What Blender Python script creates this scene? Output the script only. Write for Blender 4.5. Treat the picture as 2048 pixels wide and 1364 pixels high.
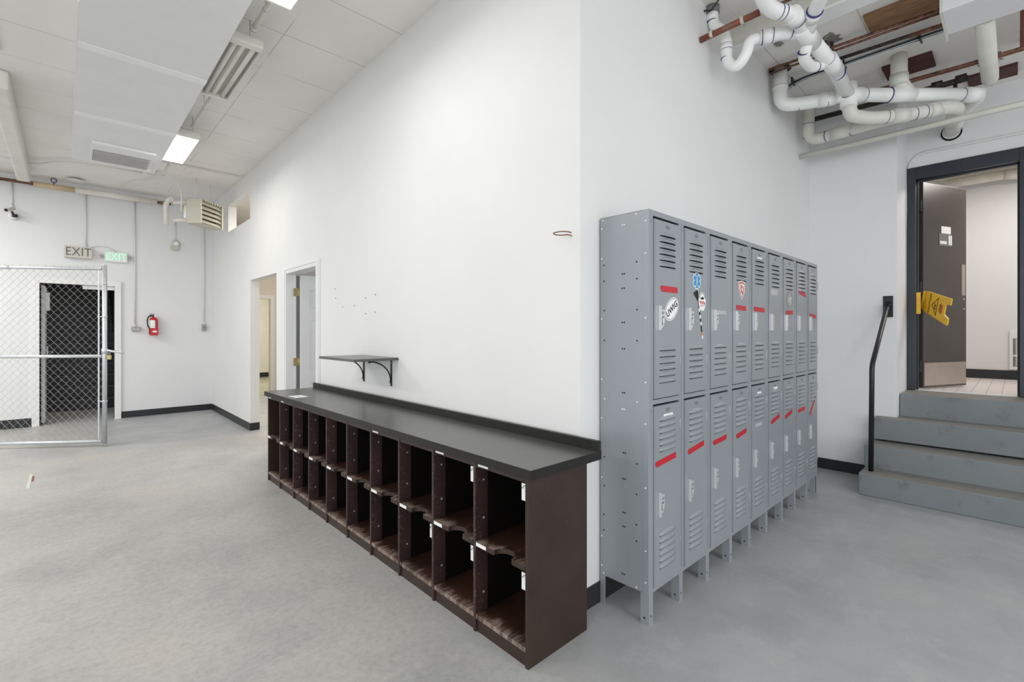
import bpy, bmesh, math, random
from mathutils import Vector, Matrix, Euler
random.seed(7)
PI = math.pi
for o in list(bpy.data.objects): bpy.data.objects.remove(o)
SC = bpy.context.scene
COL = SC.collection

# ------------------------------------------------------------------ camera, world, lights
YAW = math.atan(894/951.0)
cam_d = bpy.data.cameras.new('camera'); cam = bpy.data.objects.new('camera', cam_d); COL.objects.link(cam)
cam.location = (0, 0, 1.40)
cam.rotation_euler = (PI/2, 0, -YAW)
cam_d.sensor_width = 36.0; cam_d.lens = 951.0/2048*36.0
cam_d.shift_y = -19.0/2048
cam_d.clip_start = 0.02; cam_d.clip_end = 100
SC.camera = cam
SC.view_settings.view_transform = 'Standard'; SC.view_settings.look = 'None'
SC.view_settings.gamma = 1.0; SC.view_settings.use_curve_mapping = False
SC.view_settings.exposure = 0.0
W = bpy.data.worlds.new('world'); SC.world = W; W.use_nodes = True
W.node_tree.nodes['Background'].inputs[0].default_value = (0.93, 0.97, 1.0, 1)
W.node_tree.nodes['Background'].inputs[1].default_value = 1.22

def area(name, loc, rot, sx, sy, power, col=(1, 1, 1)):
    l = bpy.data.lights.new(name, 'AREA'); l.shape = 'RECTANGLE'; l.size = sx; l.size_y = sy
    l.energy = power; l.color = col
    o = bpy.data.objects.new(name, l); COL.objects.link(o); o.location = loc; o.rotation_euler = rot
    return o
# lamps of the two lit hall fixtures, then added unseen fill lights
area('lamp_hall_far', (0.933, 6.4, 3.405), (0, 0, 0), 0.2, 1.0, 12, (1, .97, .92))
area('lamp_hall_near', (0.933, 2.64, 3.405), (0, 0, 0), 0.2, 1.0, 9, (1, .98, .95))
area('fill_hall_left', (-2.2, 7.6, 3.5), (0, 0, 0), 0.4, 2.4, 125, (1, .98, .95))  # added fill, no fixture seen here; lifts the far wall
area('fill_hall_left_near', (-2.2, 3.0, 3.5), (0, 0, 0), 0.4, 2.4, 55, (1, .98, .95))  # second added fill on the left, likewise without a known fixture
area('fill_nook', (2.0, -2.2, 3.3), (0, 0, 0), 1.2, 1.2, 45, (1, 1, 1))  # added overhead fill for the nook walls and pipe undersides
area('fill_side', (1.2, -4.4, 1.5), (math.radians(104), 0, math.radians(-26)), 3.0, 2.4, 42, (0.97, 0.985, 1.0))  # unseen fill added to brighten the white pipes; no door known
# broad soft fill added behind the camera, its source unseen
area('fill_behind_camera', (-4.6, -2.6, 1.8), (math.radians(84), 0, math.radians(-58)), 5.0, 3.0, 138, (0.96, 0.98, 1.0))
# washroom, corridor and far room lamps
area('lamp_washroom', (7.3, -0.3, 3.3), (0, 0, 0), 0.5, 1.0, 30, (1, .93, .87))
area('lamp_corridor', (2.9, 8.2, 3.5), (0, 0, 0), 0.4, 1.6, 60, (1, .94, .87))
area('lamp_far_room', (3.3, 13.5, 3.2), (0, 0, 0), 1.2, 1.2, 95, (1, .98, .92))
area('lamp_side_room', (3.4, 4.4, 3.5), (0, 0, 0), 0.4, 1.6, 14, (0.95, .97, 1))
area('fill_stairwell', (0.2, 10.7, 2.9), (0, 0, 0), 0.5, 0.5, 9, (1, .97, .92))  # added fill to whiten the open door leaf; no lamp seen

# ------------------------------------------------------------------ materials
def newmat(name):
    m = bpy.data.materials.new(name); m.use_nodes = True
    nt = m.node_tree; b = nt.nodes['Principled BSDF']
    return m, nt, b
def N(nt, t, **kw):
    n = nt.nodes.new(t)
    for k, v in kw.items():
        if k.startswith('i_'): n.inputs[k[2:].replace('_', ' ')].default_value = v
        else: setattr(n, k, v)
    return n
def coords(nt): return N(nt, 'ShaderNodeNewGeometry').outputs['Position']
def ramp(nt, src, stops):
    r = N(nt, 'ShaderNodeValToRGB'); e = r.color_ramp.elements
    e[0].position, e[0].color = stops[0][0], stops[0][1] + (1,)
    e[1].position, e[1].color = stops[1][0], stops[1][1] + (1,)
    for p, c in stops[2:]:
        x = e.new(p); x.color = c + (1,)
    nt.links.new(src, r.inputs[0]); return r.outputs[0]
def mixc(nt, fac, a, b):
    m = N(nt, 'ShaderNodeMix', data_type='RGBA')
    for s, v in ((m.inputs[0], fac), (m.inputs[6], a), (m.inputs[7], b)):
        if hasattr(v, 'is_linked') or hasattr(v, 'links'): nt.links.new(v, s)
        else: s.default_value = v if isinstance(v, (int, float)) else tuple(v) + (1,)
    return m.outputs[2]
def math_(nt, op, a, b=None, c=None):
    m = N(nt, 'ShaderNodeMath', operation=op)
    for i, v in enumerate((a, b, c)):
        if v is None: continue
        if hasattr(v, 'links'): nt.links.new(v, m.inputs[i])
        else: m.inputs[i].default_value = v
    return m.outputs[0]
def noise(nt, scale, detail=4, vec=None, rough=0.55):
    n = N(nt, 'ShaderNodeTexNoise'); n.inputs['Scale'].default_value = scale; n.inputs['Detail'].default_value = detail
    n.inputs['Roughness'].default_value = rough
    nt.links.new(vec if vec is not None else coords(nt), n.inputs['Vector']); return n.outputs[0]
def bump(nt, b, h, strength=0.2, dist=0.01):
    n = N(nt, 'ShaderNodeBump'); n.inputs['Strength'].default_value = strength; n.inputs['Distance'].default_value = dist
    nt.links.new(h, n.inputs['Height']); nt.links.new(n.outputs[0], b.inputs['Normal'])
def smooth(nt, v, lo, hi):
    m = N(nt, 'ShaderNodeMapRange', interpolation_type='SMOOTHSTEP')
    nt.links.new(v, m.inputs[0]); m.inputs[1].default_value = lo; m.inputs[2].default_value = hi
    return m.outputs[0]
def simple(name, col, rough=0.5, metal=0.0, var=0.06, scale=6.0, bmp=0.0, spec=0.5):
    m, nt, b = newmat(name)
    n = noise(nt, scale)
    lo = tuple(max(0, c*(1-var)) for c in col); hi = tuple(min(1, c*(1+var)) for c in col)
    nt.links.new(ramp(nt, n, [(0.3, lo), (0.7, hi)]), b.inputs['Base Color'])
    b.inputs['Roughness'].default_value = rough; b.inputs['Metallic'].default_value = metal
    b.inputs['Specular IOR Level'].default_value = spec
    if bmp: bump(nt, b, noise(nt, scale*12), bmp, 0.003)
    return m

def mat_wall():
    m, nt, b = newmat('white_drywall_paint')
    c = ramp(nt, noise(nt, 1.3), [(0.3, (0.76, 0.76, 0.75)), (0.7, (0.79, 0.79, 0.785))])
    nt.links.new(c, b.inputs['Base Color']); b.inputs['Roughness'].default_value = 0.62
    b.inputs['Specular IOR Level'].default_value = 0.3
    bump(nt, b, noise(nt, 60), 0.05, 0.002); return m
def mat_block(axis):
    m, nt, b = newmat('painted_block_' + axis)
    s = N(nt, 'ShaderNodeSeparateXYZ'); nt.links.new(coords(nt), s.inputs[0])
    cv = N(nt, 'ShaderNodeCombineXYZ'); nt.links.new(s.outputs[0 if axis == 'x' else 1], cv.inputs[0]); nt.links.new(s.outputs[2], cv.inputs[1])
    br = N(nt, 'ShaderNodeTexBrick', offset=0.5); nt.links.new(cv.outputs[0], br.inputs['Vector'])
    br.inputs['Scale'].default_value = 1.0; br.inputs['Brick Width'].default_value = 0.406; br.inputs['Row Height'].default_value = 0.203
    br.inputs['Mortar Size'].default_value = 0.004; br.inputs['Mortar Smooth'].default_value = 0.6
    br.inputs['Color1'].default_value = (0.75, 0.755, 0.76, 1); br.inputs['Color2'].default_value = (0.77, 0.775, 0.78, 1)
    br.inputs['Mortar'].default_value = (0.745, 0.75, 0.755, 1)
    worn = smooth(nt, noise(nt, 2.2), 0.45, 0.62)
    nt.links.new(mixc(nt, worn, (0.765, 0.77, 0.775), br.outputs[0]), b.inputs['Base Color'])
    b.inputs['Roughness'].default_value = 0.55
    inv = math_(nt, 'SUBTRACT', 1.0, math_(nt, 'MULTIPLY', br.outputs[1], worn))
    h = math_(nt, 'ADD', inv, math_(nt, 'MULTIPLY', noise(nt, 25), 0.25))
    bump(nt, b, h, 0.14, 0.005); return m
def mat_floor():
    m, nt, b = newmat('concrete_floor')
    p = coords(nt); s = N(nt, 'ShaderNodeSeparateXYZ'); nt.links.new(p, s.inputs[0]); X, Y = s.outputs[0], s.outputs[1]
    base = ramp(nt, noise(nt, 1.1, 6, rough=0.62), [(0.33, (0.36, 0.36, 0.355)), (0.52, (0.44, 0.435, 0.42)), (0.7, (0.49, 0.475, 0.45))])
    # worn tan patches of bare slab
    tan = smooth(nt, noise(nt, 0.55, 3), 0.52, 0.68)
    base = mixc(nt, math_(nt, 'MULTIPLY', tan, 0.45), base, (0.50, 0.455, 0.40))
    fine = ramp(nt, noise(nt, 30, 8, rough=0.75), [(0.38, (0.80, 0.80, 0.80)), (0.56, (1, 1, 1))])
    mm = N(nt, 'ShaderNodeMix', data_type='RGBA', blend_type='MULTIPLY'); mm.inputs[0].default_value = 0.8
    nt.links.new(base, mm.inputs[6]); nt.links.new(fine, mm.inputs[7]); base = mm.outputs[2]
    # streaks and dark scuffs
    sc = smooth(nt, noise(nt, 3.4, 9, rough=0.8), 0.60, 0.72)
    base = mixc(nt, math_(nt, 'MULTIPLY', sc, 0.30), base, (0.27, 0.28, 0.28))
    spot = smooth(nt, noise(nt, 7, 7, rough=0.7), 0.66, 0.70)
    base = mixc(nt, math_(nt, 'MULTIPLY', spot, 0.35), base, (0.62, 0.60, 0.57))
    # grey floor paint in the locker nook and in the far corner
    jit = math_(nt, 'MULTIPLY', math_(nt, 'SUBTRACT', noise(nt, 2.5, 6), 0.5), 0.7)
    a = smooth(nt, math_(nt, 'ADD', X, jit), 1.1, 1.9)
    a2 = math_(nt, 'SUBTRACT', 1.0, smooth(nt, math_(nt, 'ADD', Y, jit), 3.0, 3.6))
    nook = math_(nt, 'MULTIPLY', a, a2)
    f1 = smooth(nt, math_(nt, 'ADD', Y, math_(nt, 'MULTIPLY', jit, 0.3)), 7.15, 7.30)
    f2 = smooth(nt, math_(nt, 'ADD', X, jit), 0.0, 0.6)
    far = math_(nt, 'MULTIPLY', f1, f2)
    paint = math_(nt, 'MAXIMUM', nook, far)
    pc = ramp(nt, noise(nt, 1.6, 7, rough=0.65), [(0.33, (0.325, 0.34, 0.35)), (0.52, (0.385, 0.395, 0.405)), (0.7, (0.43, 0.43, 0.425))])
    sc2 = smooth(nt, noise(nt, 2.1, 9, rough=0.8), 0.60, 0.70)
    pc = mixc(nt, math_(nt, 'MULTIPLY', sc2, 0.35), pc, (0.46, 0.46, 0.46))
    stain = smooth(nt, noise(nt, 0.9, 5, rough=0.6), 0.53, 0.66)
    pc = mixc(nt, math_(nt, 'MULTIPLY', stain, 0.5), pc, (0.31, 0.295, 0.265))
    base = mixc(nt, paint, base, pc)
    mp = N(nt, 'ShaderNodeMapping'); mp.inputs['Scale'].default_value = (1, 3.2, 1); mp.inputs['Rotation'].default_value = (0, 0, 0.7); nt.links.new(p, mp.inputs[0])
    mk = smooth(nt, noise(nt, 9, 5, vec=mp.outputs[0], rough=0.6), 0.69, 0.73)
    base = mixc(nt, math_(nt, 'MULTIPLY', mk, 0.35), base, (0.20, 0.20, 0.20))
    cl = smooth(nt, noise(nt, 5, 8, rough=0.8), 0.50, 0.62)
    base = mixc(nt, math_(nt, 'MULTIPLY', cl, 0.16), base, (0.60, 0.59, 0.57))
    nt.links.new(base, b.inputs['Base Color'])
    b.inputs['Specular IOR Level'].default_value = 0.45
    rr = N(nt, 'ShaderNodeMapRange'); nt.links.new(noise(nt, 3, 5), rr.inputs[0]); rr.inputs[3].default_value = 0.32; rr.inputs[4].default_value = 0.6
    nt.links.new(rr.outputs[0], b.inputs['Roughness'])
    bump(nt, b, noise(nt, 18, 8, rough=0.7), 0.12, 0.004); return m
def mat_ceiling():
    m, nt, b = newmat('ceiling_planks')
    s = N(nt, 'ShaderNodeSeparateXYZ'); nt.links.new(coords(nt), s.inputs[0])
    def line(v, period, off, w):
        f = math_(nt, 'FRACT', math_(nt, 'DIVIDE', math_(nt, 'SUBTRACT', v, off), period))
        d = math_(nt, 'ABSOLUTE', math_(nt, 'SUBTRACT', f, 0.5))
        return math_(nt, 'GREATER_THAN', d, 0.5 - w/period/2)
    ly = line(s.outputs[1], 0.612, 1.39, 0.008)
    lx = line(s.outputs[0], 6.0, 1.22, 0.007)
    lx = math_(nt, 'MULTIPLY', lx, math_(nt, 'GREATER_THAN', s.outputs[1], 3.5))
    l = math_(nt, 'MAXIMUM', ly, lx)
    l = math_(nt, 'MULTIPLY', l, smooth(nt, noise(nt, 2.6), 0.36, 0.55))
    c = ramp(nt, noise(nt, 1.4, 4), [(0.35, (0.80, 0.78, 0.745)), (0.65, (0.85, 0.83, 0.80))])
    c = mixc(nt, math_(nt, 'MULTIPLY', l, 0.55), c, (0.33, 0.30, 0.28))
    nt.links.new(c, b.inputs['Base Color']); b.inputs['Roughness'].default_value = 0.75
    bump(nt, b, noise(nt, 40), 0.06, 0.002); return m
def mat_wood_dark():
    m, nt, b = newmat('dark_brown_cabinet')
    s = N(nt, 'ShaderNodeSeparateXYZ'); nt.links.new(coords(nt), s.inputs[0])
    c = ramp(nt, noise(nt, 5, 6), [(0.3, (0.026, 0.013, 0.009)), (0.7, (0.042, 0.021, 0.014))])
    scr = math_(nt, 'MULTIPLY', smooth(nt, noise(nt, 17, 9, rough=0.85), 0.645, 0.69), 0.6)
    c = mixc(nt, scr, c, (0.45, 0.40, 0.37))
    nt.links.new(c, b.inputs['Base Color']); b.inputs['Roughness'].default_value = 0.42
    return m
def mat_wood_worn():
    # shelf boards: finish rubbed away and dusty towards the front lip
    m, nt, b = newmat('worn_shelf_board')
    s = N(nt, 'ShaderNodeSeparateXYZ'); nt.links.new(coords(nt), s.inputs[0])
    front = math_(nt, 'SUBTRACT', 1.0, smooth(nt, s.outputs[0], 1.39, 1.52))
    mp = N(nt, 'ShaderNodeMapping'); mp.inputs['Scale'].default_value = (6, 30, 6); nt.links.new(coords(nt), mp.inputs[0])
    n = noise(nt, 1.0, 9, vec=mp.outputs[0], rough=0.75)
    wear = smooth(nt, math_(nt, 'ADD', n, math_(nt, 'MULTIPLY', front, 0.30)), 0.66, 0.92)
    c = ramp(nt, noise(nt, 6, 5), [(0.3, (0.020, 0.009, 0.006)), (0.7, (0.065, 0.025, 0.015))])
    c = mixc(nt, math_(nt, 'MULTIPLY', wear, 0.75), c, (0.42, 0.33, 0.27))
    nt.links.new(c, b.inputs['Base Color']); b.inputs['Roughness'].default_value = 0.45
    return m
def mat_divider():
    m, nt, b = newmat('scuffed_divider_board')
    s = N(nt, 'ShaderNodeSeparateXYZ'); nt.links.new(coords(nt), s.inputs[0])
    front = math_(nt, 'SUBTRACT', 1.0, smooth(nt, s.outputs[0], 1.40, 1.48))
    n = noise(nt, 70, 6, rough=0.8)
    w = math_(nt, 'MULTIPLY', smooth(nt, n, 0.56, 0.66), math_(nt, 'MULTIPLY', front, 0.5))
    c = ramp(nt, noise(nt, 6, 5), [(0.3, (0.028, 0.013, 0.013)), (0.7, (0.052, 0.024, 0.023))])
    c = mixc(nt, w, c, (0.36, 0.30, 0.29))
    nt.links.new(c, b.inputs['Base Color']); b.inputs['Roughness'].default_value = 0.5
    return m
def mat_locker():
    m, nt, b = newmat('grey_locker_enamel')
    c = ramp(nt, noise(nt, 1.2, 3), [(0.3, (0.29, 0.315, 0.34)), (0.7, (0.32, 0.343, 0.366))])
    nt.links.new(c, b.inputs['Base Color']); b.inputs['Roughness'].default_value = 0.33
    b.inputs['Metallic'].default_value = 0.15; b.inputs['Specular IOR Level'].default_value = 0.55
    return m
def mat_steps():
    m, nt, b = newmat('painted_concrete_steps')
    s = N(nt, 'ShaderNodeSeparateXYZ'); nt.links.new(coords(nt), s.inputs[0])
    c = ramp(nt, noise(nt, 2.2, 6), [(0.3, (0.175, 0.20, 0.21)), (0.7, (0.215, 0.235, 0.245))])
    dirt = smooth(nt, noise(nt, 5.5, 8, rough=0.7), 0.53, 0.68)
    c = mixc(nt, math_(nt, 'MULTIPLY', dirt, 0.55), c, (0.115, 0.12, 0.125))
    g = N(nt, 'ShaderNodeNewGeometry'); sn = N(nt, 'ShaderNodeSeparateXYZ'); nt.links.new(g.outputs['Normal'], sn.inputs[0])
    top = math_(nt, 'GREATER_THAN', sn.outputs[2], 0.7)
    c = mixc(nt, math_(nt, 'MULTIPLY', top, 0.75), c, (0.235, 0.215, 0.19))
    nt.links.new(c, b.inputs['Base Color']); b.inputs['Roughness'].default_value = 0.55
    bump(nt, b, noise(nt, 14, 7), 0.25, 0.006); return m
def mat_tile(name, col, grout, sx, sy, rough=0.3):
    m, nt, b = newmat(name)
    br = N(nt, 'ShaderNodeTexBrick', offset=0.0); nt.links.new(coords(nt), br.inputs['Vector'])
    br.inputs['Scale'].default_value = 1.0; br.inputs['Brick Width'].default_value = sx; br.inputs['Row Height'].default_value = sy
    br.inputs['Mortar Size'].default_value = 0.003
    br.inputs['Color1'].default_value = col + (1,); br.inputs['Color2'].default_value = tuple(c*0.95 for c in col) + (1,)
    br.inputs['Mortar'].default_value = grout + (1,)
    nt.links.new(br.outputs[0], b.inputs['Base Color']); b.inputs['Roughness'].default_value = rough; return m
def mat_plank():
    m, nt, b = newmat('marbled_floor_tile')
    mp = N(nt, 'ShaderNodeMapping'); mp.inputs['Scale'].default_value = (1, 4, 1); nt.links.new(coords(nt), mp.inputs[0])
    c = ramp(nt, noise(nt, 3, 6, vec=mp.outputs[0]), [(0.35, (0.20, 0.19, 0.12)), (0.65, (0.50, 0.47, 0.34))])
    nt.links.new(c, b.inputs['Base Color']); b.inputs['Roughness'].default_value = 0.3; return m
def mat_grain(name, a, c2):
    m, nt, b = newmat(name)
    mp = N(nt, 'ShaderNodeMapping'); mp.inputs['Scale'].default_value = (9, 1.2, 9); nt.links.new(coords(nt), mp.inputs[0])
    c = ramp(nt, noise(nt, 6, 6, vec=mp.outputs[0]), [(0.35, a), (0.65, c2)])
    nt.links.new(c, b.inputs['Base Color']); b.inputs['Roughness'].default_value = 0.7; return m
def mat_rust(name, a, c2, d, rough=0.6, metal=0.3):
    m, nt, b = newmat(name)
    c = ramp(nt, noise(nt, 24, 6, rough=0.7), [(0.36, a), (0.52, c2), (0.68, d)])
    nt.links.new(c, b.inputs['Base Color']); b.inputs['Roughness'].default_value = rough; b.inputs['Metallic'].default_value = metal; return m
def mat_emit(name, col, st):
    m, nt, b = newmat(name)
    b.inputs['Base Color'].default_value = col + (1,); b.inputs['Emission Color'].default_value = col + (1,); b.inputs['Emission Strength'].default_value = st
    return m

M = dict(
 wall=mat_wall(), blockx=mat_block('x'), blocky=mat_block('y'), floor=mat_floor(), ceil=mat_ceiling(),
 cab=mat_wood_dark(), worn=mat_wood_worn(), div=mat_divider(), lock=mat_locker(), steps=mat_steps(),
 top=simple('black_countertop_laminate', (0.062, 0.062, 0.058), 0.28, var=0.1, scale=3, spec=0.9),  # base lightened so the colour carries the grey sheen of the worktop
 inner=simple('black_cubby_inside', (0.0045, 0.0035, 0.003), 0.7, spec=0.12),  # near-black for the back panel and dividers behind their front strip
 edge=simple('black_edge_laminate', (0.017, 0.016, 0.015), 0.42, spec=0.3),
 base=simple('black_vinyl_baseboard', (0.018, 0.019, 0.022), 0.4),
 black=simple('black_painted_metal', (0.012, 0.012, 0.014), 0.4),
 dark=simple('dark_hole', (0.004, 0.004, 0.004), 0.9),
 pvc=simple('white_pvc', (0.88, 0.88, 0.865), 0.32, var=0.03),
 oldpvc=simple('cream_pipe_paint', (0.70, 0.69, 0.63), 0.45, var=0.05),
 primer=simple('purple_pipe_primer', (0.035, 0.035, 0.16), 0.5),
 chrome=simple('chrome', (0.80, 0.80, 0.80), 0.25, metal=0.55, var=0.03),
 steel=simple('galvanised_steel', (0.62, 0.64, 0.66), 0.4, metal=0.6, var=0.08, scale=20),
 wire=simple('galvanised_wire', (0.46, 0.47, 0.47), 0.45, metal=0.3, var=0.08, scale=20),
 white=simple('white_gloss_paint', (0.80, 0.80, 0.80), 0.4, var=0.02),
 ductp=simple('duct_paint', (0.77, 0.775, 0.78), 0.5, var=0.02),
 ductseam=simple('duct_seam_tape', (0.86, 0.87, 0.875), 0.5, var=0.02),
 beige=simple('beige_paint', (0.72, 0.68, 0.60), 0.6, var=0.03),
 cream=simple('cream_block_paint', (0.80, 0.77, 0.67), 0.6, var=0.03),
 cond=simple('painted_conduit', (0.72, 0.72, 0.70), 0.5, var=0.03),
 heat=simple('tan_heater_enamel', (0.56, 0.54, 0.45), 0.45, var=0.04),
 heatin=simple('heater_copper_fins', (0.30, 0.24, 0.19), 0.5, metal=0.3, var=0.3, scale=30),
 red=simple('red_enamel', (0.55, 0.015, 0.02), 0.35), tape=simple('red_tape', (0.52, 0.012, 0.025), 0.4),
 paper=simple('white_paper', (0.85, 0.85, 0.84), 0.6, var=0.02), ink=simple('black_ink', (0.01, 0.01, 0.01), 0.6),
 greyink=simple('grey_sticker', (0.34, 0.34, 0.32), 0.5, var=0.35, scale=40),
 clear=simple('clear_tape', (0.45, 0.46, 0.47), 0.35), blue=simple('sticker_blue', (0.03, 0.28, 0.56), 0.4),
 orange=simple('sticker_orange', (0.75, 0.18, 0.05), 0.5),
 redink=simple('red_ink', (0.55, 0.05, 0.05), 0.5),
 yellow=simple('yellow_plastic', (0.82, 0.48, 0.03), 0.4, var=0.04),
 brass=simple('brass', (0.55, 0.45, 0.22), 0.35, metal=0.8),
 doorblk=simple('black_door_paint', (0.060, 0.052, 0.046), 0.30, var=0.12, scale=3),
 frameblk=simple('dark_navy_frame_paint', (0.022, 0.028, 0.038), 0.35, var=0.15, scale=8),
 kick=simple('brushed_kick_plate', (0.52, 0.46, 0.41), 0.35, metal=0.7, var=0.06),
 copper=mat_rust('copper_pipe', (0.09, 0.045, 0.03), (0.24, 0.11, 0.07), (0.38, 0.18, 0.12), 0.4, 0.4),
 rust=mat_rust('red_rusty_pipe', (0.20, 0.14, 0.10), (0.24, 0.06, 0.035), (0.33, 0.09, 0.05), 0.5, 0.1),
 iron=mat_rust('black_iron_pipe', (0.02, 0.02, 0.018), (0.045, 0.04, 0.035), (0.09, 0.06, 0.045), 0.6, 0.2),
 ply=mat_grain('plywood', (0.23, 0.115, 0.055), (0.36, 0.20, 0.10)),
 brick=simple('dark_red_board', (0.075, 0.022, 0.018), 0.7, var=0.25),
 conc=simple('broken_concrete', (0.27, 0.26, 0.235), 0.9, var=0.35, scale=40, bmp=0.8),
 insul=simple('pipe_insulation', (0.76, 0.73, 0.67), 0.8, var=0.06, scale=12, bmp=0.3),
 tan=simple('tan_paper_insulation', (0.62, 0.47, 0.29), 0.7, var=0.1),
 signc=simple('cream_sign_metal', (0.60, 0.585, 0.53), 0.45), signl=simple('olive_sign_letters', (0.13, 0.125, 0.10), 0.5),
 tilew=mat_tile('washroom_floor_tile', (0.86, 0.80, 0.78), (0.42, 0.36, 0.36), 0.9, 0.105),
 marble=mat_plank(),
 stair=simple('black_rubber_stair', (0.018, 0.018, 0.024), 0.35, var=0.2),
 nosing=simple('worn_stair_nosing', (0.13, 0.125, 0.12), 0.4),
 glow=mat_emit('lit_fluorescent_lens', (1, 1, 0.98), 4.0), green=mat_emit('green_exit_glow', (0.36, 0.88, 0.55), 0.55),
 tube=simple('frosted_lamp_tube', (0.66, 0.65, 0.62), 0.3), grille=simple('grille_grey', (0.20, 0.19, 0.18), 0.5),
 grilleb=simple('vent_blade_grey', (0.50, 0.49, 0.48), 0.5), boxg=simple('dull_grey_box', (0.34, 0.34, 0.33), 0.5), signp=simple('grey_plate', (0.17, 0.17, 0.17), 0.4),
)

# ------------------------------------------------------------------ mesh helpers
class B:
    def __init__(s, skew=False): s.bm = bmesh.new(); s.mats = []; s.skew = skew; s.sm = set()
    def mi(s, m):
        m = M[m] if isinstance(m, str) else m
        if m not in s.mats: s.mats.append(m)
        return s.mats.index(m)
    def box(s, x0, x1, y0, y1, z0, z1, m, T=None):
        if x0 > x1: x0, x1 = x1, x0
        if y0 > y1: y0, y1 = y1, y0
        if z0 > z1: z0, z1 = z1, z0
        i = s.mi(m); v = [s.bm.verts.new(T @ Vector(c) if T else c) for c in
             ((x0,y0,z0),(x1,y0,z0),(x1,y1,z0),(x0,y1,z0),(x0,y0,z1),(x1,y0,z1),(x1,y1,z1),(x0,y1,z1))]
        for f in ((0,3,2,1),(4,5,6,7),(0,1,5,4),(1,2,6,5),(2,3,7,6),(3,0,4,7)):
            fc = s.bm.faces.new([v[k] for k in f]); fc.material_index = i
        return s
    def cyl(s, p0, p1, r, m, n=16, r2=None, caps=True, smooth=True):
        p0, p1 = Vector(p0), Vector(p1); i = s.mi(m); d = (p1-p0).normalized()
        a = d.orthogonal().normalized(); b = d.cross(a); r2 = r if r2 is None else r2
        R0 = [s.bm.verts.new(p0 + (a*math.cos(2*PI*k/n)+b*math.sin(2*PI*k/n))*r) for k in range(n)]
        R1 = [s.bm.verts.new(p1 + (a*math.cos(2*PI*k/n)+b*math.sin(2*PI*k/n))*r2) for k in range(n)]
        for k in range(n):
            f = s.bm.faces.new((R0[k], R0[(k+1)%n], R1[(k+1)%n], R1[k])); f.material_index = i; f.smooth = smooth
        if caps:
            f = s.bm.faces.new(R0[::-1]); f.material_index = i
            f = s.bm.faces.new(R1); f.material_index = i
        return s
    def tube(s, pts, r, m, n=12, caps=True, smooth=True):
        pts = [Vector(p) for p in pts]; i = s.mi(m); rings = []; a = None
        for k, p in enumerate(pts):
            d = ((pts[k+1]-p) if k == 0 else (p-pts[k-1]) if k == len(pts)-1 else ((pts[k+1]-p).normalized()+(p-pts[k-1]).normalized())).normalized()
            a = d.orthogonal().normalized() if a is None else (a - d*a.dot(d)).normalized()
            b = d.cross(a)
            rings.append([s.bm.verts.new(p + (a*math.cos(2*PI*q/n)+b*math.sin(2*PI*q/n))*r) for q in range(n)])
        for R0, R1 in zip(rings, rings[1:]):
            for q in range(n):
                f = s.bm.faces.new((R0[q], R0[(q+1)%n], R1[(q+1)%n], R1[q])); f.material_index = i; f.smooth = smooth
        if caps:
            for R in (rings[0][::-1], rings[-1]):
                f = s.bm.faces.new(R); f.material_index = i
        return s
    def prism(s, pts, fn, d0, d1, m, m2=None):
        """pts 2-D outline; fn(u,v,d)->3-D."""
        i = s.mi(m); j = s.mi(m2) if m2 else i
        a = [s.bm.verts.new(fn(u, v, d0)) for u, v in pts]; b = [s.bm.verts.new(fn(u, v, d1)) for u, v in pts]
        f = s.bm.faces.new(a); f.material_index = i
        f = s.bm.faces.new(b[::-1]); f.material_index = i
        n = len(pts)
        for k in range(n):
            f = s.bm.faces.new((a[k], a[(k+1)%n], b[(k+1)%n], b[k])); f.material_index = j
        return s
    def lathe(s, prof, o, m, n=20, axis='z'):
        i = s.mi(m); o = Vector(o); rings = []
        for r, h in prof:
            ring = []
            for k in range(n):
                c, q = math.cos(2*PI*k/n)*r, math.sin(2*PI*k/n)*r
                v = {'z': (c, q, h), 'y': (c, h, q), 'x': (h, c, q)}[axis]
                ring.append(s.bm.verts.new(o+Vector(v)))
            rings.append(ring)
        for R0, R1 in zip(rings, rings[1:]):
            for k in range(n):
                f = s.bm.faces.new((R0[k], R0[(k+1)%n], R1[(k+1)%n], R1[k])); f.material_index = i; f.smooth = True
        for R in (rings[0], rings[-1]):
            f = s.bm.faces.new(R); f.material_index = i
        return s
    def obj(s, name, parent=None, bev=0.0, **tags):
        if s.skew:
            for v in s.bm.verts: v.co.x += SK*(v.co.y-1.49)
        bmesh.ops.recalc_face_normals(s.bm, faces=s.bm.faces)
        me = bpy.data.meshes.new(name); s.bm.to_mesh(me); s.bm.free()
        for m in s.mats: me.materials.append(m)
        o = bpy.data.objects.new(name, me); COL.objects.link(o)
        if parent is not None:
            o.parent = parent
            if parent.parent is None: o.matrix_parent_inverse = Matrix.Translation(parent.location).inverted()
            else: o.matrix_parent_inverse = Matrix.Translation(parent.parent.location).inverted() if False else Matrix.Identity(4)
        if bev:
            b = o.modifiers.new('bevel', 'BEVEL'); b.width = bev; b.segments = 2; b.limit_method = 'ANGLE'; b.angle_limit = 0.7
        for k, v in tags.items(): o[k] = v
        return o
def sub(o, par):
    """parent a world-space mesh to a part (par) whose own origin is the world origin"""
    o.parent = par; o.matrix_parent_inverse = Matrix.Identity(4); return o
def part(b, name, thing_, bev=0.0, **t):
    o = b.obj(name, None, bev, **t); o.parent = thing_
    o.matrix_parent_inverse = Matrix.Translation(thing_.location).inverted() if thing_.type == 'EMPTY' else Matrix.Identity(4)
    return o
def thing(name, loc, label, cat, group=None):
    o = bpy.data.objects.new(name, None); COL.objects.link(o); o.location = loc; o.empty_display_size = 0.1
    o['label'] = label; o['category'] = cat
    if group: o['group'] = group
    return o
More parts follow.
